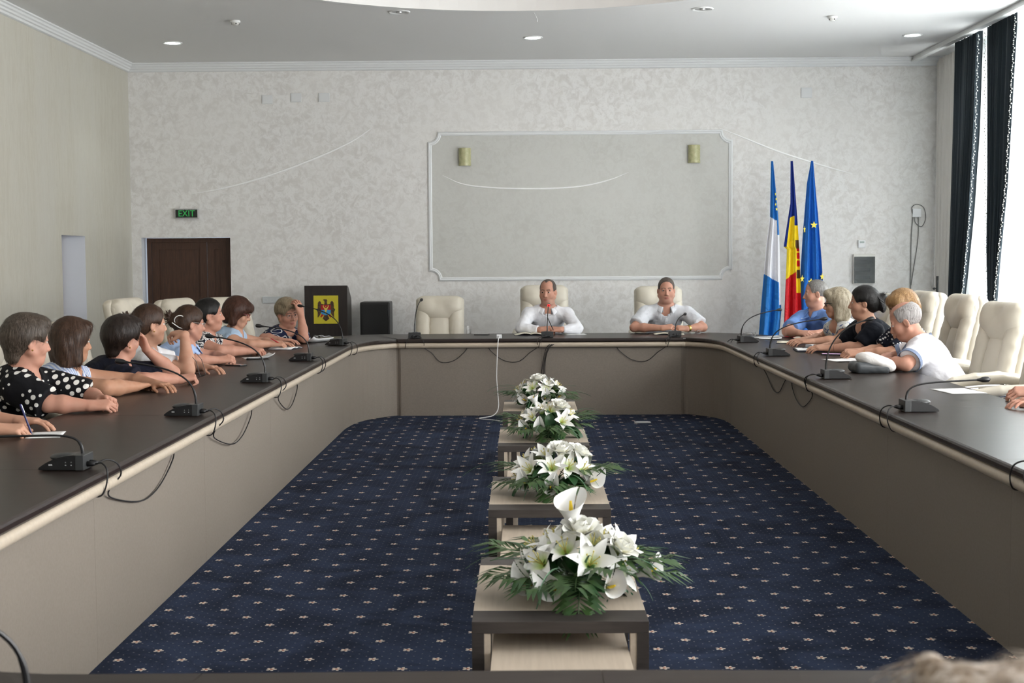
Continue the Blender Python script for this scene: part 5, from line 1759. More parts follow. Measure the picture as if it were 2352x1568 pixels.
person('R6', 'person at the right picture edge with only a hand resting on the table', dict(
    head=(3.00, 7.02, 1.13), yaw=180, pitch=4, hip=(3.14, 7.00), tyaw=180, skin='rosy', hair=('bob', 'brown'), top=C_RED, top_name='blouse', sleeve=0.6, neck='crew', voxel=0.0075,
    arms={'R': ((2.84, 7.24, 0.80), (2.705, 7.22, 0.80), 'curl', (-0.95, -0.1, 0), (0, -0.5, 0.9)), 'L': ((2.84, 6.82, 0.80), (2.62, 6.86, 0.79), 'rest', (-0.95, 0.1, 0))}))
person('P0', 'person at the left picture edge with only a writing hand in view', dict(
    head=(-2.78, 6.05, 1.12), yaw=10, pitch=18, hip=(-3.02, 6.04), tyaw=0, skin='fair', hair=('bob', 'brown'), top=C_RED, top_name='blouse', sleeve=0.6, neck='crew', voxel=0.007,
    arms={'R': ((-2.56, 5.86, 0.80), (-2.34, 5.93, 0.79), 'hold', (0.95, 0.15, -0.04), (0.1, -0.3, 0.95)), 'L': ((-2.56, 6.26, 0.80), (-2.36, 6.22, 0.79), 'rest', (0.95, -0.1, 0))}))
person('N', 'person at the bottom right corner, only the top of the head in view', dict(
    head=(0.385, 1.00, 1.080), yaw=92, pitch=6, hip=(0.42, 0.72), tyaw=90, skin='fair', hair=('short', 'lightgrey'), top=C_SKY, top_name='blouse', sleeve=0.6, neck='crew', voxel=0.0085,
    hair_extra=[('c', (0.02, 0.0, 0.12), (0.03, 0.02, 0.145), 0.03, 0.01, 0.02), ('c', (-0.05, 0.0, 0.11), (-0.065, 0.03, 0.135), 0.03, 0.01, 0.02), ('c', (0.06, -0.02, 0.11), (0.075, 0, 0.132), 0.028, 0.01, 0.02)],
    arms={'R': ((0.66, 1.12, 0.81), (0.55, 1.42, 0.84), 'rest', (-0.3, 0.9, 0)), 'L': ((0.16, 1.12, 0.81), (0.28, 1.42, 0.84), 'rest', (0.3, 0.9, 0))}, hipz=0.575))
band_on_arm('M2', 'L', 0.88, 0.031, 0.006, M_GOLD, 'wristwatch', 0.014)
band_on_arm('R3', 'L', 0.80, 0.032, 0.002, M_BLACK, 'bracelet', 0.003)
band_on_arm('P3', 'R', 0.55, 0.036, 0.002, M_GOLD, 'bracelet', 0.004)
band_on_arm('R4', 'L', 0.85, 0.030, 0.002, M_GOLD, 'bracelet', 0.003)
# hair clips
p = PEOPLE['P5']
g = G()
for s in (-1, 1):
    g.tube([p['hl'](0.055 + 0.018 * math.cos(a), -0.10 + 0.035 * math.sin(a) * s, 0.02 + 0.03 * math.cos(a)) - p['off'] for a in [PI * k / 8 for k in range(9)]], 0.0035, 6)
g.tube([p['hl'](0.055, -0.15, -0.005) - p['off'], p['hl'](0.062, -0.10, -0.035) - p['off'], p['hl'](0.06, -0.06, -0.045) - p['off']], 0.0035, 6)
put('hair_clip', g, mat('pearl_plastic', (0.78, 0.77, 0.74), 0.25), p['root'], smooth=True)
p = PEOPLE['R3']
g = G()
for k in range(5):
    g.tube([p['hl'](-0.045, -0.105 - 0.012 * k, 0.045 - 0.02 * k) - p['off'], p['hl'](-0.058, -0.125 - 0.006 * k, 0.02 - 0.02 * k) - p['off'], p['hl'](-0.045, -0.15, 0.0 - 0.02 * k) - p['off']], 0.004, 6)
o = put('hair_clip', g, M_BLACK, p['root'], smooth=True)
# ================================================================ MICROPHONES
M_MIC = mat('mic_black', (0.010, 0.010, 0.011), 0.32)
M_MIC2 = mat('mic_dark_grey', (0.035, 0.037, 0.038), 0.4)
M_PRINT = mat('white_print', (0.45, 0.45, 0.45), 0.5)
M_CABLE = mat('black_cable', (0.008, 0.008, 0.009), 0.45)
M_LEDR = mat('red_led', (0.8, 0.02, 0.02), 0.4, emit=(1.0, 0.02, 0.02), estr=2.0)
def mic_base():
    bm = bmesh.new()
    prof = [(-0.085, 0.004), (-0.085, 0.056), (-0.048, 0.060), (-0.01, 0.055), (0.03, 0.043), (0.06, 0.028), (0.085, 0.010), (0.085, 0.004)]
    a = [bm.verts.new((-0.056, y, z)) for y, z in prof]
    b = [bm.verts.new((0.056, y, z)) for y, z in prof]
    n = len(prof)
    bm.faces.new(a[::-1])
    bm.faces.new(b)
    for k in range(n):
        bm.faces.new((a[k], a[(k + 1) % n], b[(k + 1) % n], b[k]))
    bmesh.ops.recalc_face_normals(bm, faces=bm.faces[:])
    bmesh.ops.bevel(bm, geom=bm.edges[:], offset=0.004, segments=2, affect='EDGES')
    me = bpy.data.meshes.new('base')
    bm.to_mesh(me)
    bm.free()
    me.materials.append(M_MIC)
    return me
MIC_BASE = mic_base()
MIC_BLOCK = G().box((-0.059, -0.090, 0.003), (0.059, -0.058, 0.060), bev=0.003).mesh('rear_block', M_MIC2)
MIC_PLUG = G().tube([(0, 0, 0), (0, -0.022, 0), (0, -0.034, 0)], [0.011, 0.010, 0.006], 10).mesh('cable_plug', M_CABLE, True)
MIC_DOME = G().ball((0, 0.0, 0.047), (0.042, 0.055, 0.016), 16).mesh('speaker_dome', M_MIC2, True)

def microphone(x, y, rz, tip, label, loops=(1,), lit=False, side=1):
    t = thing('conference_microphone', label, 'microphone', (x, y, TZ), math.radians(rz), 'gooseneck conference microphones')
    Minv = (Matrix.Translation((x, y, TZ)) @ Matrix.Rotation(math.radians(rz), 4, 'Z')).inverted()
    link('base', MIC_BASE, t)
    link('rear_block', MIC_BLOCK, t)
    link('speaker_dome', MIC_DOME, t)
    for sx in (-1,):
        for yy in (-0.043, -0.022):
            put('button', G().box((sx * 0.0562, yy - 0.0025, 0.021), (sx * 0.0568, yy + 0.0025, 0.025)), M_PRINT, t)
            put('icon', G().box((sx * 0.0562, yy - 0.003, 0.032), (sx * 0.0568, yy + 0.003, 0.0328)).box((sx * 0.0562, yy - 0.0006, 0.0328), (sx * 0.0568, yy + 0.0006, 0.0365)), M_PRINT, t)
        put('logo', G().box((sx * 0.0562, 0.028, 0.022), (sx * 0.0572, 0.042, 0.027)), M_PRINT, t)
    e = Minv @ Vector(tip)
    s = Vector((0, -0.068, 0.058))
    d = e - s
    up = 0.45 * d.length * (0.55 if d.z > 0.15 else 0.42)
    path = bez(s, s + Vector((0, 0, min(0.16, up + 0.02))), s + Vector((d.x * 0.12, d.y * 0.10, min(max(d.z * 0.75, 0.06), 0.24))) + d * 0.10, e, 16)
    neck = put('gooseneck', G().tube(path, [0.0062] * 4 + [0.0045] * (len(path) - 4), 8), M_MIC, t, smooth=True)
    dv = (path[-1] - path[-2]).normalized()
    q = Matrix.Translation(path[-1]) @ dv.to_track_quat('Z', 'Y').to_matrix().to_4x4()
    put('mic_head', G().lathe([(0, -0.012), (0.006, -0.012), (0.008, 0.0), (0.0135, 0.014), (0.015, 0.03), (0.0135, 0.044), (0.007, 0.052), (0, 0.053)], 14, 0, q), M_MIC, t, smooth=True)
    if lit:
        put('led_ring', G().lathe([(0.0095, -0.004), (0.0125, -0.002), (0.0135, 0.008), (0.0120, 0.012)], 14, 0, q), M_LEDR, t, smooth=True)
    for px in (-0.016, 0.016):
        link('cable_plug', MIC_PLUG, t, (px, -0.088, 0.022))
    ed = -0.168        # the table edge seen from the microphone
    put('cable', G().tube(spline([(-0.016, -0.12, 0.022), (-0.03, -0.15, 0.026), (-0.055, ed - 0.008, 0.004), (-0.075, ed - 0.012, -0.045), (-0.085, ed + 0.008, -0.088), (-0.09, ed + 0.06, -0.085)], 6), 0.0032, 6), M_CABLE, t, smooth=True)
    for k in loops:
        if k == 0:
            pts = [(0.016, -0.12, 0.022), (0.035, -0.15, 0.028), (0.06, ed - 0.008, 0.004), (0.08, ed - 0.012, -0.045), (0.085, ed + 0.012, -0.088), (0.09, ed + 0.06, -0.085)]
        else:
            w = k
            pts = [(0.016, -0.12, 0.022), (0.04, -0.15, 0.030), (0.08 * side, ed - 0.008, 0.006), (0.10 * side, ed - 0.012, -0.04), (0.10 * side, ed + 0.03, -0.088), (0.17 * side, ed + 0.048, -0.14), (0.28 * side * w, ed + 0.048, -0.225), (0.42 * side * w, ed + 0.048, -0.215), (0.54 * side * w, ed + 0.046, -0.13), (0.58 * side * w, ed + 0.06, -0.075)]
        put('cable', G().tube(spline(pts, 6), 0.0032, 6), M_CABLE, t, smooth=True)

microphone(-1.745, 5.04, 90, (-2.06, 5.04, 0.874), 'gooseneck microphone nearest the camera on the left table, arm bent flat', (2.0,), side=1)
microphone(-1.735, 6.76, 90, (-2.02, 6.76, 1.022), 'gooseneck microphone on the left table beside the folded hands', (2.0,), side=1)
microphone(-1.735, 8.57, 90, (-1.995, 8.57, 1.042), 'gooseneck microphone on the left table beside the hand holding glasses', (1.6,), side=1)
microphone(-1.74, 10.35, 90, (-2.03, 10.35, 1.017), 'gooseneck microphone on the left table beside the open notebook', (0,), side=1)
microphone(-1.725, 12.16, 78, (-2.03, 12.25, 1.10), 'gooseneck microphone at the left table corner in front of the podium', (0,), side=1)
microphone(-1.085, 13.155, 0, (-1.04, 13.33, 1.11), 'upright gooseneck microphone before the empty head chair', (0.9,), side=1)
microphone(0.205, 13.155, 0, (0.225, 13.34, 1.052), 'gooseneck microphone with a red lit ring before the person in long white sleeves', (1.0,), True, side=-1)
microphone(1.445, 13.155, 0, (1.56, 13.33, 0.957), 'low bent gooseneck microphone before the person with the gold watch', (1.0,), side=-1)
microphone(2.015, 12.24, -84, (2.29, 12.34, 1.035), 'gooseneck microphone at the right table corner in front of the flags', (0,), side=-1)
microphone(1.975, 10.56, -90, (2.302, 10.56, 1.034), 'gooseneck microphone on the right table before the black folder', (1.6,), side=1)
microphone(1.975, 8.59, -90, (2.162, 8.59, 1.121), 'gooseneck microphone on the right table left of the cap', (1.5,), side=-1)
microphone(1.975, 6.77, -90, (2.273, 6.77, 0.907), 'gooseneck microphone nearest on the right table, arm bent flat', (0,), side=-1)
microphone(-0.845, 2.16, 180, (-1.03, 2.02, 1.0), 'blurred gooseneck microphone at the bottom left picture corner', (), side=1)
microphone(1.975, 4.92, -90, (2.25, 4.92, 0.98), 'gooseneck microphone cut by the right picture edge', (0,), side=-1)

# ================================================================ PAPERS AND SMALL THINGS ON THE TABLE
M_PAPER = mat('white_paper', (0.82, 0.82, 0.82), 0.7)
M_CREAMP = mat('cream_paper', (0.78, 0.74, 0.60), 0.7)
M_DKCOVER = mat('dark_cover', (0.012, 0.014, 0.030), 0.45)

def sheet(x, y, rz, w, h, label, curl=0.0, name='paper_sheet', m=None):
    def fn(u, v):
        return ((u - 0.5) * w, (v - 0.5) * h, 0.0015 + curl * (max(0, u - 0.6) ** 2 * 2 + max(0, 0.25 - v) ** 2 * 3))
    g = G().grid(fn, 8, 8)
    o = put(name, g, m or M_PAPER, None, (x, y, TZ + 0.0005), (0, 0, math.radians(rz)), smooth=True, auto=180)
    md = o.modifiers.new('thickness', 'SOLIDIFY')
    md.thickness = 0.0012
    return tag(o, label, 'paper', 'loose paper sheets')
sheet(-2.17, 6.03, 12, 0.15, 0.21, 'white paper under the writing hand at the left picture edge', 0.0)
sheet(-2.12, 10.62, 20, 0.22, 0.30, 'creased white paper beside the fist of the black and white dress', 0.10)
sheet(-1.98, 12.62, -30, 0.21, 0.30, 'white papers by the corner microphone before the navy blouse with white lines', 0.12)
sheet(0.50, 13.62, 8, 0.20, 0.15, 'white paper right of the long-sleeved white shirt', 0.0)
sheet(2.33, 12.95, 20, 0.30, 0.21, 'white papers in front of the person in the blue shirt', 0.03)
sheet(2.30, 12.72, -12, 0.21, 0.25, 'white paper lying under the corner microphone near the flags', 0.02)
sheet(2.36, 10.06, 14, 0.21, 0.29, 'white paper beside the white and grey cap', 0.03)
sheet(2.48, 7.75, 8, 0.21, 0.29, 'white paper at the table edge before the empty chair', 0.0)

def notebook(x, y, rz, w, h, label, page, cover, th=0.012):
    t = thing('notebook', label, 'notebook', (x, y, TZ), math.radians(rz), 'open notebooks')
    put('cover', G().box((-w - 0.006, -h / 2 - 0.005, 0.0), (w + 0.006, h / 2 + 0.005, 0.004), bev=0.0015), cover, t)
    for s in (-1, 1):
        def fn(u, v):
            x_ = s * w * u
            return (x_, (v - 0.5) * h, 0.0045 + th * math.sin(PI * min(1, u * 1.1 + 0.08)) ** 0.7 * (1 - 0.5 * u))
        g = G().grid(fn, 10, 4)
        def fn2(u, v):
            return (s * w * u, (v - 0.5) * h, 0.0042)
        o = put('page', g, page, t, smooth=True, auto=180)
        md = o.modifiers.new('thickness', 'SOLIDIFY')
        md.thickness = 0.003
    return t
notebook(-2.10, 11.72, 80, 0.15, 0.21, 'open notebook under the hands of the person in red glasses', M_PAPER, M_DKCOVER)
notebook(0.04, 13.56, 4, 0.16, 0.21, 'open notebook at the elbow of the long-sleeved white shirt', M_CREAMP, M_DKCOVER, 0.022)
notebook(1.43, 13.52, -3, 0.15, 0.20, 'open notebook before the person with the gold watch', M_CREAMP, M_DKCOVER)
notebook(2.34, 12.10, 75, 0.11, 0.17, 'small open cream notebook before the blue floral top', M_CREAMP, M_DKCOVER, 0.014)
t = thing('folder', 'open black folder with white paper on the right table', 'folder', (2.34, 11.10, TZ), math.radians(84))
put('folder_cover', G().box((-0.17, -0.13, 0), (0.17, 0.13, 0.012), bev=0.004), M_DKCOVER, t)
put('folder_sheet', G().box((-0.155, -0.115, 0.0125), (0.10, 0.12, 0.018), bev=0.001), M_PAPER, t)

def phone(x, y, rz, label, glow=False):
    t = thing('mobile_phone', label, 'phone', (x, y, TZ), math.radians(rz), 'mobile phones')
    put('body', G().box((-0.036, -0.075, 0), (0.036, 0.075, 0.009), bev=0.003), M_BLACK, t)
    put('screen', G().box((-0.033, -0.070, 0.0088), (0.033, 0.070, 0.0096)), mat('phone_glow', (0.3, 0.2, 0.3), 0.2, emit=(0.8, 0.55, 0.85), estr=0.8) if glow else mat('phone_glass', (0.01, 0.01, 0.012), 0.06, spec=0.8), t)
phone(-2.14, 9.90, 60, 'black phone on the left table beyond the clasped hands')
phone(-0.45, 13.62, 85, 'black phone between the empty head chair and the long-sleeved white shirt')
phone(1.17, 13.62, 80, 'black phone left of the notebook before the person with the gold watch')
phone(2.40, 10.62, 70, 'phone with a lit screen before the small-dotted blouse', True)
t = thing('small_box', 'small pale blue-white packet beside the cream notebook', 'packet', (2.44, 11.52, TZ), 0.4)
put('packet_body', G().box((-0.035, -0.05, 0), (0.035, 0.05, 0.022), bev=0.002), mat('pale_packet', (0.62, 0.66, 0.74), 0.4), t)
put('packet_flap', G().box((-0.030, -0.045, 0.022), (0.030, 0.0, 0.0235)), M_PAPER, t)

def spectacles(loc, rot, label, m, lens=True):
    t = tag(link('spectacles', None, None, loc, rot), label, 'glasses', 'folded spectacles')
    g = G()
    for s in (-1, 1):
        lp = [(s * (0.034 + 0.026 * math.cos(a)), 0, 0.020 + 0.018 * math.sin(a)) for a in [2 * PI * k / 18 for k in range(18)]]
        g.tube(lp, 0.0016, 6, closed=True)
    g.tube([(-0.009, 0, 0.026), (0, 0.002, 0.030), (0.009, 0, 0.026)], 0.0016, 6)
    put('rim', g, m, t, smooth=True)
    for s in (-1, 1):
        put('temple', G().tube([(s * 0.060, 0, 0.024), (s * 0.062, 0.04, 0.024), (s * 0.058, 0.10, 0.022), (s * 0.055, 0.135, 0.004)], 0.0018, 6), m, t, smooth=True)
        put('lens', G().lathe([(0, 0), (0.017, 0.0), (0.0235, 0.0004)], 16, 0, Matrix.Translation((s * 0.034, 0, 0.020)) @ Matrix.Diagonal((1.05, 1, 0.74, 1)) @ Matrix.Rotation(PI / 2, 4, 'X')), M_GLASS, t)
spectacles((1.70, 13.52, TZ + 0.002), (0.1, 0, 0.3), 'spectacles lying beside the gold watch', M_SILVER)
spectacles((2.20, 13.10, TZ + 0.002), (0.1, 0, 0.9), 'spectacles lying on papers by the flags', M_SILVER)
spectacles((-2.02, 13.02, TZ + 0.002), (0.1, 0, -0.8), 'spectacles lying in front of the podium', M_SILVER)
spectacles((-2.055, 8.43, 0.80), (math.radians(80), 0.2, math.radians(120)), 'black-armed spectacles held up before the dark navy blouse', M_BLACK)

def pen(a, b, m, label):
    a, b = Vector(a), Vector(b)
    t = thing('pen', label, 'pen', a, 0, 'pens')
    d = b - a
    put('barrel', G().tube([(0, 0, 0), d * 0.12, d * 0.14, d], [0.0012, 0.0042, 0.0046, 0.0046], 8), m, t, smooth=True)
    u = d.normalized()
    sd = u.orthogonal().normalized() * 0.0055
    put('clip', G().tube([d * 0.72 + sd, d * 0.98 + sd, d * 0.99], 0.001, 5), M_SILVER, t)
pen((-2.215, 5.985, TZ + 0.004), (-2.265, 5.985, 0.895), mat('blue_pen', (0.01, 0.015, 0.10), 0.3), 'blue pen in the writing hand at the left picture edge')
pen((-2.085, 11.655, TZ + 0.02), (-2.20, 11.58, 0.85), mat('red_pen', (0.40, 0.01, 0.015), 0.3), 'red pen held by the person in red glasses')
pen((0.275, 13.545, 0.795), (0.215, 13.53, 0.925), M_BLACK, 'black pen upright in the hands of the long-sleeved white shirt')
pen((2.28, 11.15, TZ + 0.021), (2.38, 11.22, TZ + 0.023), M_BLACK, 'black pen lying on the folder paper')

# white and grey cap
t = thing('cap', 'white-topped cap with grey band lying on the right table', 'cap', (2.31, 9.02, TZ), 0.1)
f = Field((-0.16, -0.15, -0.01), (0.17, 0.15, 0.16), 0.006)
f.rbox((-0.02, 0, 0.036), (0.120, 0.095, 0.036), 0.03, roty(0.05))
f.rbox((-0.03, 0, 0.030), (0.10, 0.088, 0.030), 0.02, None, 0.01)
f.ripple(0.002, 60, 60, 90)
link('cap_band', f.mesh('cap_band', mat('grey_nylon', (0.055, 0.062, 0.068), 0.4, bmp=0.2, bscale=40)), t)
f = Field((-0.16, -0.16, 0.0), (0.19, 0.16, 0.17), 0.006)
f.ell((0.030, 0.0, 0.070), (0.128, 0.104, 0.046), roty(0.30))
f.ell((-0.03, 0.0, 0.092), (0.07, 0.085, 0.034), roty(0.1), 0.04)
f.ell((0.095, 0, 0.045), (0.055, 0.09, 0.045), roty(0.5), 0.03)
f.ripple(0.003, 40, 45, 60)
f.cut((0, 0, 0.006), (0, 0, -1))
link('crown', f.mesh('crown', cloth('cap_white', 'plain', (0.74, 0.72, 0.70))), t)

# white usb charger with its cable running to the floor
t = thing('usb_charger', 'white charger plug on the table edge with a white cable falling to the floor', 'charger', (-0.262, 13.04, TZ))
put('plug', G().box((-0.025, -0.02, 0), (0.025, 0.03, 0.038), bev=0.005), mat('white_plastic', (0.80, 0.81, 0.82), 0.4), t)
put('port', G().box((-0.008, -0.0215, 0.014), (0.008, -0.0195, 0.020)), M_BLACK, t)
put('cable', G().tube(spline([(0, -0.02, 0.018), (0, -0.055, 0.015), (-0.012, -0.085, -0.06), (-0.025, -0.09, -0.35), (-0.015, -0.10, -0.52), (-0.01, -0.13, -0.66), (-0.06, -0.22, -0.725), (-0.19, -0.28, -0.744), (-0.05, -0.42, -0.744), (0.10, -0.62, -0.744), (0.22, -0.75, -0.744)], 8), 0.0045, 6), mat('white_cable', (0.78, 0.78, 0.78), 0.4), t, smooth=True)
t = thing('cable_bundle', 'bundle of thin black cables dropping from the middle of the head table', 'cable', (0.18, 13.0, 0))
for k, dx in enumerate((-0.03, 0.0, 0.025)):
    put('cable', G().tube(spline([(0.12 + dx, 0.035, 0.715), (0.03 + dx * 0.5, -0.03, 0.66), (dx * 0.4 - 0.01, 0.025, 0.5), (dx - 0.02, 0.02, 0.25), (dx * 1.5 - 0.03, -0.02, 0.02), (dx * 2 - 0.05, -0.25, 0.006), (dx - 0.02, -1.9, 0.006)], 7), 0.004, 6), M_CABLE, t, smooth=True)
t = thing('floor_socket', 'small grey floor socket plate on the carpet by the head table', 'floor socket', (1.07, 12.42, 0))
put('plate', G().box((-0.075, -0.05, 0), (0.075, 0.05, 0.006), bev=0.002), M_SIL, t)
put('lid', G().box((-0.055, -0.035, 0.006), (0.055, 0.035, 0.009), bev=0.001), mat('grey_plate', (0.62, 0.65, 0.66), 0.5), t)
t = thing('water_glass', 'clear drinking glass beside the empty head chair', 'glass', (-0.585, 13.72, TZ))
put('tumbler', G().lathe([(0, 0.003), (0.024, 0.003), (0.030, 0.085), (0.028, 0.085), (0.0225, 0.006), (0, 0.006)], 18), M_GLASS, t, smooth=True)
put('water', G().lathe([(0, 0.0065), (0.0222, 0.0065), (0.026, 0.05), (0, 0.05)], 18), M_GLASS, t, smooth=True)

# ================================================================ PODIUM, SPEAKER, FLAGS, MICROPHONE STAND
M_PODW = mat('black_brown_wood', (0.016, 0.011, 0.010), 0.4, col2=(0.024, 0.017, 0.014), scale=12, stretch=(4, 4, 0.4))
t = thing('podium', 'dark wooden podium with a yellow eagle coat of arms plate', 'podium', (-2.285, 15.55, 0))
put('front_board', G().box((-0.245, -0.16, 0), (0.245, -0.135, 1.222), bev=0.002), M_PODW, t)
for s in (-1, 1):
    g = G().add([(s * 0.245, -0.135, 0), (s * 0.245, 0.20, 0), (s * 0.245, 0.20, 1.06), (s * 0.245, -0.05, 1.20), (s * 0.245, -0.135, 1.222), (s * 0.222, -0.135, 0), (s * 0.222, 0.20, 0), (s * 0.222, 0.20, 1.06), (s * 0.222, -0.05, 1.20), (s * 0.222, -0.135, 1.222)],
                [(0, 1, 2, 3, 4), (9, 8, 7, 6, 5), (0, 5, 6, 1), (1, 6, 7, 2), (2, 7, 8, 3), (3, 8, 9, 4), (4, 9, 5, 0)])
    put('side_board', g, M_PODW, t)
put('reading_shelf', G().box((-0.22, -0.13, 1.05), (0.22, 0.19, 1.07)), M_PODW, t)
YEL = mat('plate_yellow', (0.60, 0.52, 0.03), 0.4)
plate_o = put('emblem_plate', G().box((-0.141, -0.163, 0.787), (0.141, -0.1595, 1.108)), YEL, t)
EM_BR = mat('emblem_brown', (0.045, 0.022, 0.010), 0.5, col2=(0.11, 0.055, 0.02), scale=70, lo=0.45, hi=0.55)
EM = {'eagle_wing': EM_BR, 'eagle_head': EM_BR, 'eagle_tail': EM_BR, 'shield_top': mat('emblem_red', (0.42, 0.012, 0.012), 0.5), 'shield_base': mat('emblem_blue', (0.03, 0.28, 0.60), 0.5), 'aurochs_head': mat('emblem_gold', (0.70, 0.56, 0.10), 0.4),
      'horn': mat('emblem_gold', (0.70, 0.56, 0.10), 0.4), 'star': mat('emblem_gold', (0.70, 0.56, 0.10), 0.4), 'eagle_leg': mat('emblem_red', (0.42, 0.012, 0.012), 0.5), 'branch': mat('emblem_green', (0.02, 0.09, 0.02), 0.5)}

def star_poly(cx, cy, r, r2=0.42, n=5, a0=-90):
    return [(cx + (r if k % 2 == 0 else r * r2) * math.cos(math.radians(a0 + 180 * k / n)), cy + (r if k % 2 == 0 else r * r2) * math.sin(math.radians(a0 + 180 * k / n))) for k in range(2 * n)]
horn = [(603 + 66 * math.cos(math.radians(a)), 648 + 66 * math.sin(math.radians(a))) for a in range(-20, 201, 15)] + [(603 + 50 * math.cos(math.radians(a)), 642 + 50 * math.sin(math.radians(a))) for a in range(200, -21, -15)]
mir = lambda P_: [(1206 - x, y) for x, y in P_][::-1]
wing = [(412, 920), (415, 640), (420, 570), (445, 535), (475, 535), (497, 565), (495, 590), (560, 608), (560, 640), (500, 650), (490, 800), (470, 850)]
leg_ = [(505, 835), (555, 850), (500, 915), (472, 895)]
br_ = [(385, 720), (410, 700), (420, 780), (398, 770)]
for nm, poly, dz in (('eagle_wing', wing, 1), ('eagle_wing', mir(wing), 1), ('eagle_head', [(560, 630), (575, 570), (570, 525), (545, 515), (548, 495), (590, 487), (630, 495), (640, 520), (630, 560), (645, 610), (645, 630)], 1.2),
                     ('eagle_tail', [(570, 850), (640, 850), (685, 945), (650, 960), (640, 975), (603, 998), (565, 975), (555, 960), (522, 945)], 1), ('shield_top', [(490, 622), (717, 622), (717, 735), (490, 735)], 2), ('shield_base', [(490, 735), (717, 735), (717, 800), (700, 835), (603, 862), (508, 835), (490, 800)], 2),
                     ('aurochs_head', [(562, 708), (644, 708), (630, 740), (612, 800), (612, 832), (595, 832), (595, 800), (578, 740)], 3), ('horn', horn, 3), ('star', star_poly(603, 658, 16), 3), ('eagle_leg', leg_, 1.5), ('eagle_leg', mir(leg_), 1.5), ('branch', br_, 1), ('branch', mir(br_), 1)):
    pl = [((x - 606.5) / 573 * 0.282, -(y - 731.5) / 653 * 0.321) for x, y in poly]
    if sum(a[0] * b[1] - b[0] * a[1] for a, b in zip(pl, pl[1:] + pl[:1])) < 0:
        pl = pl[::-1]
    put(nm, G().prism(pl, 0, 0.0012 * dz, 0, Matrix.Translation((0, -0.163, 0.9475)) @ BW), EM[nm], plate_o)

t = thing('loudspeaker', 'black floor loudspeaker between the podium and the empty head chair', 'loudspeaker', (-1.735, 15.62, 0))
put('cabinet', G().box((-0.172, -0.16, 0.02), (0.172, 0.17, 1.03), bev=0.02), M_BLACK, t)
put('grille', G().box((-0.150, -0.168, 0.06), (0.150, -0.158, 1.0), bev=0.004), mat('speaker_grille', (0.010, 0.010, 0.010), 0.7, bmp=0.6, bscale=400), t)
for sx in (-1, 1):
    put('foot', G().box((sx * 0.12 - 0.02, -0.12, 0), (sx * 0.12 + 0.02, 0.12, 0.021)), M_BLACK, t)

def flag_cloth(label, le, ri, colour, mats, x0, folds=3.0, ph=0.0):
    """le / ri: [(crop y, crop x)] edges traced in a 3.484x enlargement; converted to metres at y = 15.2"""
    X = lambda cx: (1700 + cx / 3.484 - 1207.5) / 3100 * 15.23
    Z = lambda cy: 2.58 - (350 + cy / 3.484 - 370) * 0.00491
    t = thing('flag', label, 'flag', (x0, 15.2, 0), 0, 'ceremonial flags on poles')
    L_ = lambda cy: float(np.interp(cy, [q[0] for q in le], [q[1] for q in le]))
    R_ = lambda cy: float(np.interp(cy, [q[0] for q in ri], [q[1] for q in ri]))
    y0, y1 = 68, 1560

    def fn(u, v):
        cy = y0 + (y1 - y0) * v
        a, b = X(L_(cy)), X(R_(cy))
        w = b - a
        d = w * 0.15 * math.sin(2 * PI * folds * u + ph + 1.2 * v) + w * 0.04 * math.sin(2 * PI * folds * 2.1 * u + ph * 2)
        return (a + w * u - x0, -0.02 + d, Z(cy))
    g = G().grid(fn, 72, 220, mfn=lambda u, v: colour(u, y0 + (y1 - y0) * v))
    o = put('cloth', g, mats, t, smooth=True, auto=180)
    put('pole', G().tube([(0, 0.035, 0.04), (0, 0.035, 1.2), (0, 0.012, 2.2), (0, -0.01, 2.5)], [0.012, 0.010, 0.006, 0.003], 10), mat('flagpole_wood', (0.16, 0.09, 0.04), 0.4), t, smooth=True)
    put('stand', G().lathe([(0, 0), (0.13, 0), (0.135, 0.012), (0.06, 0.03), (0.025, 0.06), (0.02, 0.14), (0, 0.14)], 20, 0, Matrix.Translation((0, 0.035, 0))), M_BLACK, t, smooth=True)
    return t, o, fn, X, Z, (L_, R_, y0, y1)
F_B1 = cloth('flag_azure', 'plain', (0.018, 0.16, 0.48), rough=0.5)
F_W = cloth('flag_white', 'plain', (0.70, 0.70, 0.74), rough=0.5)
F_NAVY = cloth('flag_ultramarine', 'plain', (0.010, 0.028, 0.20), rough=0.5)
F_Y = cloth('flag_yellow', 'plain', (0.74, 0.55, 0.02), rough=0.5)
F_R = cloth('flag_red', 'plain', (0.50, 0.012, 0.018), rough=0.5)
F_BRN = mat('flag_brown', (0.10, 0.05, 0.025), 0.6)
F_EU = cloth('flag_royal_blue', 'plain', (0.016, 0.13, 0.48), rough=0.5)
F_STAR = mat('flag_star_gold', (0.78, 0.66, 0.05), 0.5)

def c1(u, cy):
    a = 508 + 40 * u if u < 0.78 else 650
    b = 960 + 80 * u if u < 0.86 else 1210
    return 0 if cy < a else 1 if cy < b else 0
def c2(u, cy):
    a = 748 if u < 0.16 else (520 - 30 * u if u < 0.66 else 575)
    b = 1005 - 90 * u if u < 0.70 else 1115
    if u > 0.74 and 690 < cy < 1000:
        return 2 if (760 < cy < 905 and u > 0.78 and (cy % 60) > 16) else 3 if cy < 760 or cy > 930 else 1
    return 0 if cy < a else 1 if cy < b else 2

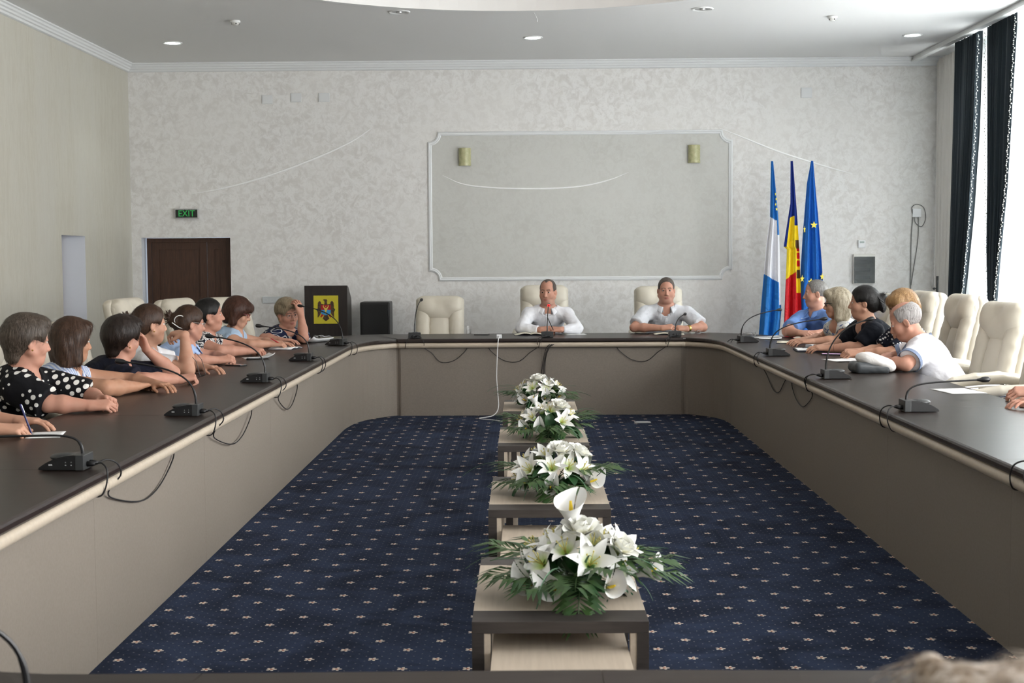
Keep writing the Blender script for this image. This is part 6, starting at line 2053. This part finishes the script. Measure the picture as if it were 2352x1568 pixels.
def add_stars(fl, spots, r):
    t, o, fn, X, Z, (L_, R_, y0, y1) = fl
    for u, cy, sc in spots:
        v = (cy - y0) / (y1 - y0)
        p = fn(u, v)
        M = Matrix.Translation((p[0], min(fn(min(1, max(0, u + du)), v)[1] for du in (-0.1, 0, 0.1)) - 0.004, p[2])) @ BW @ Matrix.Diagonal((sc, 1, 1, 1))
        put('star', G().prism([(x, -y) for x, y in star_poly(0, 0, r)][::-1], 0, 0.003, 0, M), F_STAR, t)
fl = flag_cloth('blue and white flag, leftmost of the three flags on poles', [(68, 228), (508, 225), (760, 195), (960, 180), (1430, 145), (1560, 140)], [(68, 246), (300, 270), (500, 290), (650, 300), (1200, 320), (1260, 323), (1450, 305), (1560, 300)], c1, [F_B1, F_W], 2.754, 2.0, 0.5)
add_stars(fl, ((0.80, 330, 0.5), (0.85, 368, 0.6), (0.72, 410, 0.6), (0.80, 448, 0.8)), 0.020)
flag_cloth('blue, yellow and red flag with an eagle crest, middle of the three flags', [(68, 383), (400, 384), (745, 332), (765, 358), (1000, 350), (1450, 333), (1560, 328)], [(68, 402), (520, 440), (800, 460), (1100, 470), (1230, 475), (1560, 480)], c2, [F_NAVY, F_Y, F_R, F_BRN], 2.973, 2.0, 2.4)
fl = flag_cloth('royal blue flag with yellow stars, rightmost of the three flags', [(68, 545), (250, 515), (620, 490), (900, 475), (1200, 468), (1560, 462)], [(68, 562), (500, 605), (850, 635), (1010, 645), (1560, 655)], lambda u, cy: 0, [F_EU], 3.200, 2.2, 1.0)
add_stars(fl, ((0.62, 575, 1.0), (0.45, 1025, 1.0), (0.03, 1000, 0.6), (0.97, 985, 0.6), (0.04, 610, 0.3)), 0.043)

t = thing('microphone_stand', 'thin black microphone stand beside the cream curtain', 'stand', (4.60, 15.15, 0))
put('pole', G().tube([(0, 0, 0.12), (0, 0, 0.85), (0, 0, 0.86), (0, 0, 1.10), (0, 0, 1.11), (0, 0, 1.29)], [0.012, 0.012, 0.009, 0.009, 0.014, 0.014], 8), M_BLACK, t, smooth=True)
put('clutch', G().ball((-0.035, 0, 1.15), (0.018, 0.014, 0.014), 10).tube([(-0.03, 0, 1.15), (0, 0, 1.15)], 0.006, 6), M_BLACK, t, smooth=True)
for k in range(3):
    a = k * 2 * PI / 3 + 0.5
    put('leg', G().tube([(0, 0, 0.2), (0.25 * math.cos(a), 0.25 * math.sin(a), 0.01)], 0.009, 6), M_BLACK, t)
# ================================================================ NESTED TABLES AND FLOWER ARRANGEMENTS
M_OAK = mat('pale_oak_laminate', (0.55, 0.465, 0.37), 0.5, col2=(0.50, 0.42, 0.33), scale=6, stretch=(14, 0.7, 14))
M_WENGE = mat('grey_wenge_laminate', (0.050, 0.042, 0.038), 0.45, col2=(0.036, 0.030, 0.027), scale=8, stretch=(1, 12, 12))

def nest_table(name, y, w, dpt, h, band, label, group):
    t = thing(name, label, 'side table', (0.097, y, 0), 0, group)
    th = 0.036
    x0, x1 = -w / 2, w / 2
    put('table_board', G().box((x0, band, h - th), (x1, dpt - band, h), bev=0.0015), M_OAK, t)
    if band:
        put('edge_board', G().box((x0, 0, h - th), (x1, band - 0.0008, h), bev=0.0015), M_WENGE, t)
        put('edge_board', G().box((x0, dpt - band + 0.0008, h - th), (x1, dpt, h), bev=0.0015), M_WENGE, t)
    for sx in (-1, 1):
        for yy in (0.0, dpt - 0.05):
            xa = sx * (w / 2 - 0.018)
            put('leg', G().box((xa - 0.018, yy, 0), (xa + 0.018, yy + 0.05, h - th - 0.0005), bev=0.001), M_WENGE, t)
            xb = sx * (w / 2 - 0.046)
            put('leg_facing', G().box((xb - 0.0095, yy + 0.004, 0), (xb + 0.0095, yy + 0.046, h - th - 0.0005)), M_OAK, t)
    put('rail', G().box((x0 + 0.057, dpt - 0.03, h - th - 0.07), (x1 - 0.057, dpt - 0.012, h - th - 0.0005)), M_WENGE, t)
    return t
HI = ('flower table nearest the camera with a dark-edged pale top', 'second flower table from the camera with a dark-edged pale top', 'third flower table from the camera with a dark-edged pale top', 'flower table nearest the head table with a dark-edged pale top')
LO = ('low pale nesting table nearest the camera', 'low pale nesting table between the two nearest flower tables', 'low pale nesting table behind the second flower table', 'low pale nesting table tucked under the farthest flower table')
for y, lab in zip((3.975, 5.765, 7.73, 9.35), HI):
    nest_table('flower_table', y, 0.53, 0.875, 0.45, 0.13, lab, 'tall nesting tables down the aisle')
for y, lab in zip((3.42, 5.06, 6.78, 9.40), LO):
    nest_table('nesting_table', y, 0.41, 0.82, 0.36, 0.0, lab, 'low nesting tables down the aisle')

# ---------------------------------------------------------------- flowers
def petal_mat(name, tip, base, r0, r1):
    m, nt, b = nodes_of(name)
    tc = nt.nodes.new('ShaderNodeTexCoord')
    ln = nt.nodes.new('ShaderNodeVectorMath')
    ln.operation = 'LENGTH'
    nt.links.new(tc.outputs['Object'], ln.inputs[0])
    nt.links.new(ramp(nt, ln.outputs['Value'], ((r0, base), (r1, tip))), b.inputs['Base Color'])
    b.inputs['Roughness'].default_value = 0.6
    b.inputs['Subsurface Weight'].default_value = 0.0
    return m
M_LILY = petal_mat('lily_petal', (0.86, 0.86, 0.83), (0.50, 0.66, 0.16), 0.010, 0.040)
M_ROSE = petal_mat('rose_petal', (0.85, 0.85, 0.80), (0.80, 0.76, 0.48), 0.010, 0.040)
M_CALLA = mat('calla_white', (0.84, 0.84, 0.82), 0.5)
M_STAMEN = mat('stamen_yellow', (0.58, 0.50, 0.14), 0.6)
M_LEAF = mat('glossy_leaf', (0.030, 0.105, 0.028), 0.38, col2=(0.018, 0.068, 0.024), scale=20)
M_LEAF2 = mat('dark_palm_leaf', (0.020, 0.062, 0.022), 0.45, col2=(0.048, 0.10, 0.026), scale=14)
M_BLADE = mat('striped_grass', (0.06, 0.16, 0.085), 0.45, col2=(0.13, 0.24, 0.14), scale=40, stretch=(1, 1, 0.1))
M_FERN = mat('blue_green_fern', (0.045, 0.15, 0.085), 0.6)

def petal(g, L, W, az, open_, curl, mi=0, cup=0.25, n=6, tipw=0.0, r0=0.004):
    """one petal starting near the axis (z), opening by 'open_' (0 = along the axis) and curling outwards"""
    R = Matrix.Rotation(az, 4, 'Z')
    rows = []
    p = Vector((r0, 0, 0))
    a = open_
    for i in range(n + 1):
        s = i / n
        w = W * (math.sin(PI * (0.12 + 0.88 * s) ** 0.85) ** 0.8 if s < 1 else 0.0) * (1 - 0.15 * s) + tipw * s
        dirv = Vector((math.sin(a), 0, math.cos(a)))
        nrm = Vector((-math.cos(a), 0, math.sin(a)))
        rows.append([p + Vector((0, w * k, 0)) + nrm * (cup * w * abs(k) ** 1.5) for k in (-1, -0.5, 0, 0.5, 1)])
        p = p + dirv * (L / n)
        a += curl / n
    vs = [q for r in rows for q in r]
    fs = [(i * 5 + k, i * 5 + k + 1, (i + 1) * 5 + k + 1, (i + 1) * 5 + k) for i in range(n) for k in range(4)]
    g.add(vs, fs, mi, R)

def lily_mesh(openness, L=0.085, seed=0):
    r = random.Random(seed)
    g = G()
    for k in range(6):
        petal(g, L * r.uniform(0.92, 1.05), 0.0215 if k % 2 else 0.0175, k * PI / 3 + r.uniform(-0.1, 0.1), openness * r.uniform(0.85, 1.1), r.uniform(0.5, 1.0), 0, 0.30)
    return g.mesh('lily', M_LILY, True)
def stamen_mesh():
    g = G()
    for k in range(5):
        a = k * 2 * PI / 5
        g.tube([(0, 0, 0), (0.006 * math.cos(a), 0.006 * math.sin(a), 0.03), (0.016 * math.cos(a), 0.016 * math.sin(a), 0.048)], 0.0012, 5)
        g.ball((0.016 * math.cos(a), 0.016 * math.sin(a), 0.049), (0.0022, 0.0022, 0.0042), 6)
    return g.mesh('stamen', M_STAMEN, True)
def rose_mesh(seed=0):
    r = random.Random(seed)
    g = G()
    for ring, (n, L, W, o, c) in enumerate(((3, 0.040, 0.016, 0.10, -0.5), (4, 0.044, 0.020, 0.35, -0.5), (5, 0.046, 0.024, 0.65, -0.3), (6, 0.050, 0.026, 0.98, 0.2))):
        for k in range(n):
            petal(g, L, W, k * 2 * PI / n + ring * 0.5 + r.uniform(-0.1, 0.1), o, c, 0, 0.55, 5, 0.010, 0.004 + 0.003 * ring)
    return g.mesh('rose', M_ROSE, True)
def calla_mesh():
    def fn(u, v):
        a = 2 * PI * u * 0.98 + 0.06
        r = 0.006 + 0.030 * v ** 1.6
        lip = 1 + 0.9 * v ** 3 * max(0, math.cos(a)) ** 2
        return (r * lip * math.cos(a), r * 1.05 * math.sin(a), 0.085 * v + 0.020 * v * v * math.cos(a) - 0.012 * v ** 4 * max(0, math.cos(a)))
    return G().grid(fn, 20, 10).mesh('calla', M_CALLA, True)
SPADIX = G().tube([(0, 0, 0.02), (0, 0, 0.06), (0.002, 0, 0.078)], [0.0035, 0.005, 0.003], 8).mesh('spadix', mat('spadix_yellow', (0.78, 0.55, 0.02), 0.6), True)
LILIES = [lily_mesh(0.72, 0.088, 1), lily_mesh(0.95, 0.082, 2), lily_mesh(0.50, 0.086, 3)]
STAMEN = stamen_mesh()
ROSES = [rose_mesh(1), rose_mesh(2)]
CALLA = calla_mesh()
def leaf_mesh():
    g = G()
    petal(g, 0.11, 0.030, 0, 0.9, 0.8, 0, 0.35, 8)
    return g.mesh('leaf', M_LEAF, True)
def frond_mesh(seed):
    r = random.Random(seed)
    g = G()
    g.tube([(0, 0, 0), (0.05, 0, 0.025), (0.11, 0, 0.032), (0.165, 0, 0.022)], 0.0016, 5)
    for i in range(9):
        s = 0.035 + 0.015 * i
        z = 0.03 - 0.6 * (s - 0.1) ** 2
        for sd in (-1, 1):
            L = 0.105 * math.sin(PI * (0.25 + 0.62 * i / 9)) ** 0.7
            a = sd * (1.05 - 0.075 * i)
            d = Vector((math.cos(a), math.sin(a), r.uniform(-0.10, 0.10)))
            n = Vector((-d.y, d.x, 0)).normalized() * 0.0085
            p = Vector((s, 0, z))
            m_ = p + d * L * 0.45 + Vector((0, 0, 0.006))
            e = p + d * L - Vector((0, 0, 0.012))
            g.add([p, m_ + n, e, m_ - n], [(0, 1, 2, 3)])
    return g.mesh('palm_frond', M_LEAF2)
def blade_mesh(L, bend, seed):
    r = random.Random(seed)
    g = G()
    vs, fs = [], []
    n = 12
    p = Vector((0, 0, 0))
    a = 0.75
    for i in range(n + 1):
        s = i / n
        w = 0.0042 * (1 - s ** 3) + 0.0004
        vs += [p + Vector((0, -w, 0.001)), p + Vector((0, 0, -0.0008)), p + Vector((0, w, 0.001))]
        p = p + Vector((math.sin(a), 0.05 * math.sin(s * 4 + seed), math.cos(a))) * (L / n)
        a += bend / n
    for i in range(n):
        for k in range(2):
            fs.append((i * 3 + k, i * 3 + k + 1, i * 3 + k + 4, i * 3 + k + 3))
    return g.add(vs, fs).mesh('grass_blade', M_BLADE, True)
def fern_mesh(seed):
    r = random.Random(seed)
    g = G()
    for k in range(46):
        a, s = r.uniform(-0.9, 0.9), r.uniform(0.02, 0.10)
        p = Vector((s * math.cos(a), s * math.sin(a), 0.02 * math.sin(s * 30) + r.uniform(-0.008, 0.008)))
        d = Vector((math.cos(a * 1.5 + r.uniform(-0.8, 0.8)), math.sin(a * 1.5 + r.uniform(-0.8, 0.8)), r.uniform(-0.3, 0.5))).normalized() * 0.016
        n = d.orthogonal().normalized() * 0.003
        g.add([p, p + d * 0.5 + n, p + d, p + d * 0.5 - n], [(0, 1, 2, 3)])
    return g.mesh('fern_sprig', M_FERN)
LEAFM = leaf_mesh()
FRONDS = [frond_mesh(1), frond_mesh(2)]
BLADES = [blade_mesh(0.30, 0.9, 1), blade_mesh(0.38, 1.5, 2), blade_mesh(0.26, 2.0, 3), blade_mesh(0.34, 1.1, 4)]
FERNS = [fern_mesh(1), fern_mesh(2)]
DISH = G().lathe([(0, 0), (0.05, 0), (0.058, 0.012), (0.052, 0.03), (0.035, 0.05), (0, 0.06)], 20)
DISH = DISH.mesh('flower_foam', mat('foam_green', (0.015, 0.045, 0.018), 0.8), True)

def aim(pos, d, roll=0.0, s=1.0, axis='Z'):
    q = Vector(d).normalized().to_track_quat(axis, 'Y' if axis != 'Y' else 'Z')
    return Matrix.Translation(pos) @ q.to_matrix().to_4x4() @ Matrix.Rotation(roll, 4, axis) @ Matrix.Scale(s, 4)

def bouquet(y, x, seed, label, lil, ros, cal, sc=1.0):
    r = random.Random(seed)
    t = thing('flower_arrangement', label, 'flowers', (x, y, 0.4505), 0, 'white lily arrangements on the aisle tables')
    t.scale = (sc, sc, sc)
    link('flower_foam', DISH, t)

    def dome(az, el):
        a, e = math.radians(az), math.radians(el)
        d = Vector((math.cos(a) * math.cos(e), math.sin(a) * math.cos(e), math.sin(e)))
        return Vector((d.x * 0.150, d.y * 0.120, 0.050 + d.z * 0.105)), Vector((d.x, d.y, d.z * 0.9 + 0.25))
    stem = mat('flower_stem', (0.05, 0.13, 0.04), 0.5)
    for k, (az, el, s) in enumerate(lil):
        p, d = dome(az, el)
        o = link('lily', LILIES[(k + seed) % 3], t, M=aim(p, d, r.uniform(0, 6), s))
        link('stamen', STAMEN, o)
    for k, (az, el, s) in enumerate(ros):
        p, d = dome(az, el)
        link('rose', ROSES[k % 2], t, M=aim(p + d * 0.035, d, r.uniform(0, 6), s))
    for k, (az, el, s) in enumerate(cal):
        p, d = dome(az, el)
        d = d + Vector((0, 0, 0.15))
        zx = d.normalized()
        xx = Vector((r.uniform(-0.4, 0.4), 1, 0.5))
        xx = (xx - zx * xx.dot(zx)).normalized()
        yx = zx.cross(xx)
        M = Matrix.Translation(p + d * 0.02) @ Matrix((( xx.x, yx.x, zx.x, 0), (xx.y, yx.y, zx.y, 0), (xx.z, yx.z, zx.z, 0), (0, 0, 0, 1))) @ Matrix.Scale(s, 4)
        o = link('calla', CALLA, t, M=M)
        link('spadix', SPADIX, o)
    for k in range(18):
        az, el = k * 360 / 18 + r.uniform(-15, 15), r.uniform(-8, 60)
        p, d = dome(az, el)
        link('leaf', LEAFM, t, M=aim(p * 0.72, d + Vector((0, 0, 0.1)), r.uniform(0, 6), r.uniform(0.9, 1.3)))
    for k, az in enumerate((185, 160, 215, 268, 290, 5, -25, 25, 120, 70, 240)):
        a = math.radians(az + r.uniform(-8, 8))
        M = Matrix.Translation((0.05 * math.cos(a), 0.05 * math.sin(a), 0.035 + r.uniform(0, 0.03))) @ Matrix.Rotation(a, 4, 'Z') @ Matrix.Rotation(r.uniform(-0.2, 0.2), 4, 'Y') @ Matrix.Scale(r.uniform(1.1, 1.4), 4)
        link('palm_frond', FRONDS[k % 2], t, M=M)
    M = Matrix.Translation((0.0, -0.10, 0.05)) @ Matrix.Rotation(math.radians(-94), 4, 'Z') @ Matrix.Rotation(0.55, 4, 'Y') @ Matrix.Scale(1.08, 4)
    link('palm_frond', FRONDS[0], t, M=M)
    for k, az in enumerate((200, 172, 245, 258, 285, 305, 335, 8, 30, 150, 95)):
        a = math.radians(az + r.uniform(-10, 10))
        M = Matrix.Translation((0.04 * math.cos(a), 0.04 * math.sin(a), 0.045)) @ Matrix.Rotation(a, 4, 'Z') @ Matrix.Rotation(r.uniform(-0.1, 0.35), 4, 'Y') @ Matrix.Scale(r.uniform(0.85, 1.15), 4)
        link('grass_blade', BLADES[k % 4], t, M=M)
    for k, az in enumerate((230, 265, 300, 195, 340)):
        a = math.radians(az)
        M = Matrix.Translation((0.075 * math.cos(a), 0.07 * math.sin(a), 0.06)) @ Matrix.Rotation(a, 4, 'Z') @ Matrix.Rotation(0.45, 4, 'Y')
        link('fern_sprig', FERNS[k % 2], t, M=M)
bouquet(4.32, 0.165, 1, 'largest white lily arrangement on the flower table nearest the camera',
        ((218, 28, 1.12), (282, 30, 1.25), (245, 52, 1.1), (172, 40, 1.12), (350, 42, 1.15), (15, 30, 1.2), (318, 18, 1.0), (195, 10, 0.95), (130, 50, 1.1), (50, 50, 1.1), (300, 60, 1.1), (30, 72, 1.1), (195, 62, 1.1), (335, 66, 1.1), (90, 78, 1.1)),
        ((275, 72, 1.15), (325, 40, 1.0)), ((225, 82, 1.35), (226, -6, 1.0), (248, -8, 1.0), (294, -6, 0.95), (345, 0, 0.95)), 1.07)
bouquet(6.18, 0.125, 2, 'white lily arrangement on the second flower table from the camera',
        ((225, 28, 1.15), (185, 42, 1.1), (150, 62, 1.15), (60, 58, 1.15), (325, 28, 1.15), (200, 8, 0.95), (20, 35, 1.0), (265, 38, 1.05), (110, 45, 1.1), (240, 66, 1.1), (10, 72, 1.1), (300, 40, 1.0)),
        ((290, 66, 1.1), (345, 55, 1.05)), ((318, -2, 1.0), (265, -8, 0.95), (235, -4, 0.9)), 1.05)
bouquet(8.12, 0.135, 3, 'white lily arrangement on the third flower table from the camera',
        ((190, 22, 1.1), (275, 66, 1.15), (298, 22, 1.15), (168, 38, 1.05), (60, 62, 1.05), (225, 35, 1.0), (340, 40, 1.0), (120, 55, 1.0), (235, 62, 1.05), (20, 45, 1.0)),
        ((310, 60, 1.1),), ((150, 62, 0.95), (255, 0, 0.9), (232, -4, 0.9)), 1.02)
bouquet(9.76, 0.095, 4, 'white lily arrangement on the farthest flower table by the head table',
        ((195, 30, 1.15), (120, 66, 1.15), (350, 45, 1.15), (15, 48, 1.1), (215, 14, 1.0), (290, 40, 1.0), (160, 50, 1.05), (60, 55, 1.1), (310, 62, 1.0), (240, 50, 1.0)),
        ((260, 72, 1.1),), ((280, 2, 0.95), (310, 4, 0.95), (240, -4, 0.9)), 1.02)
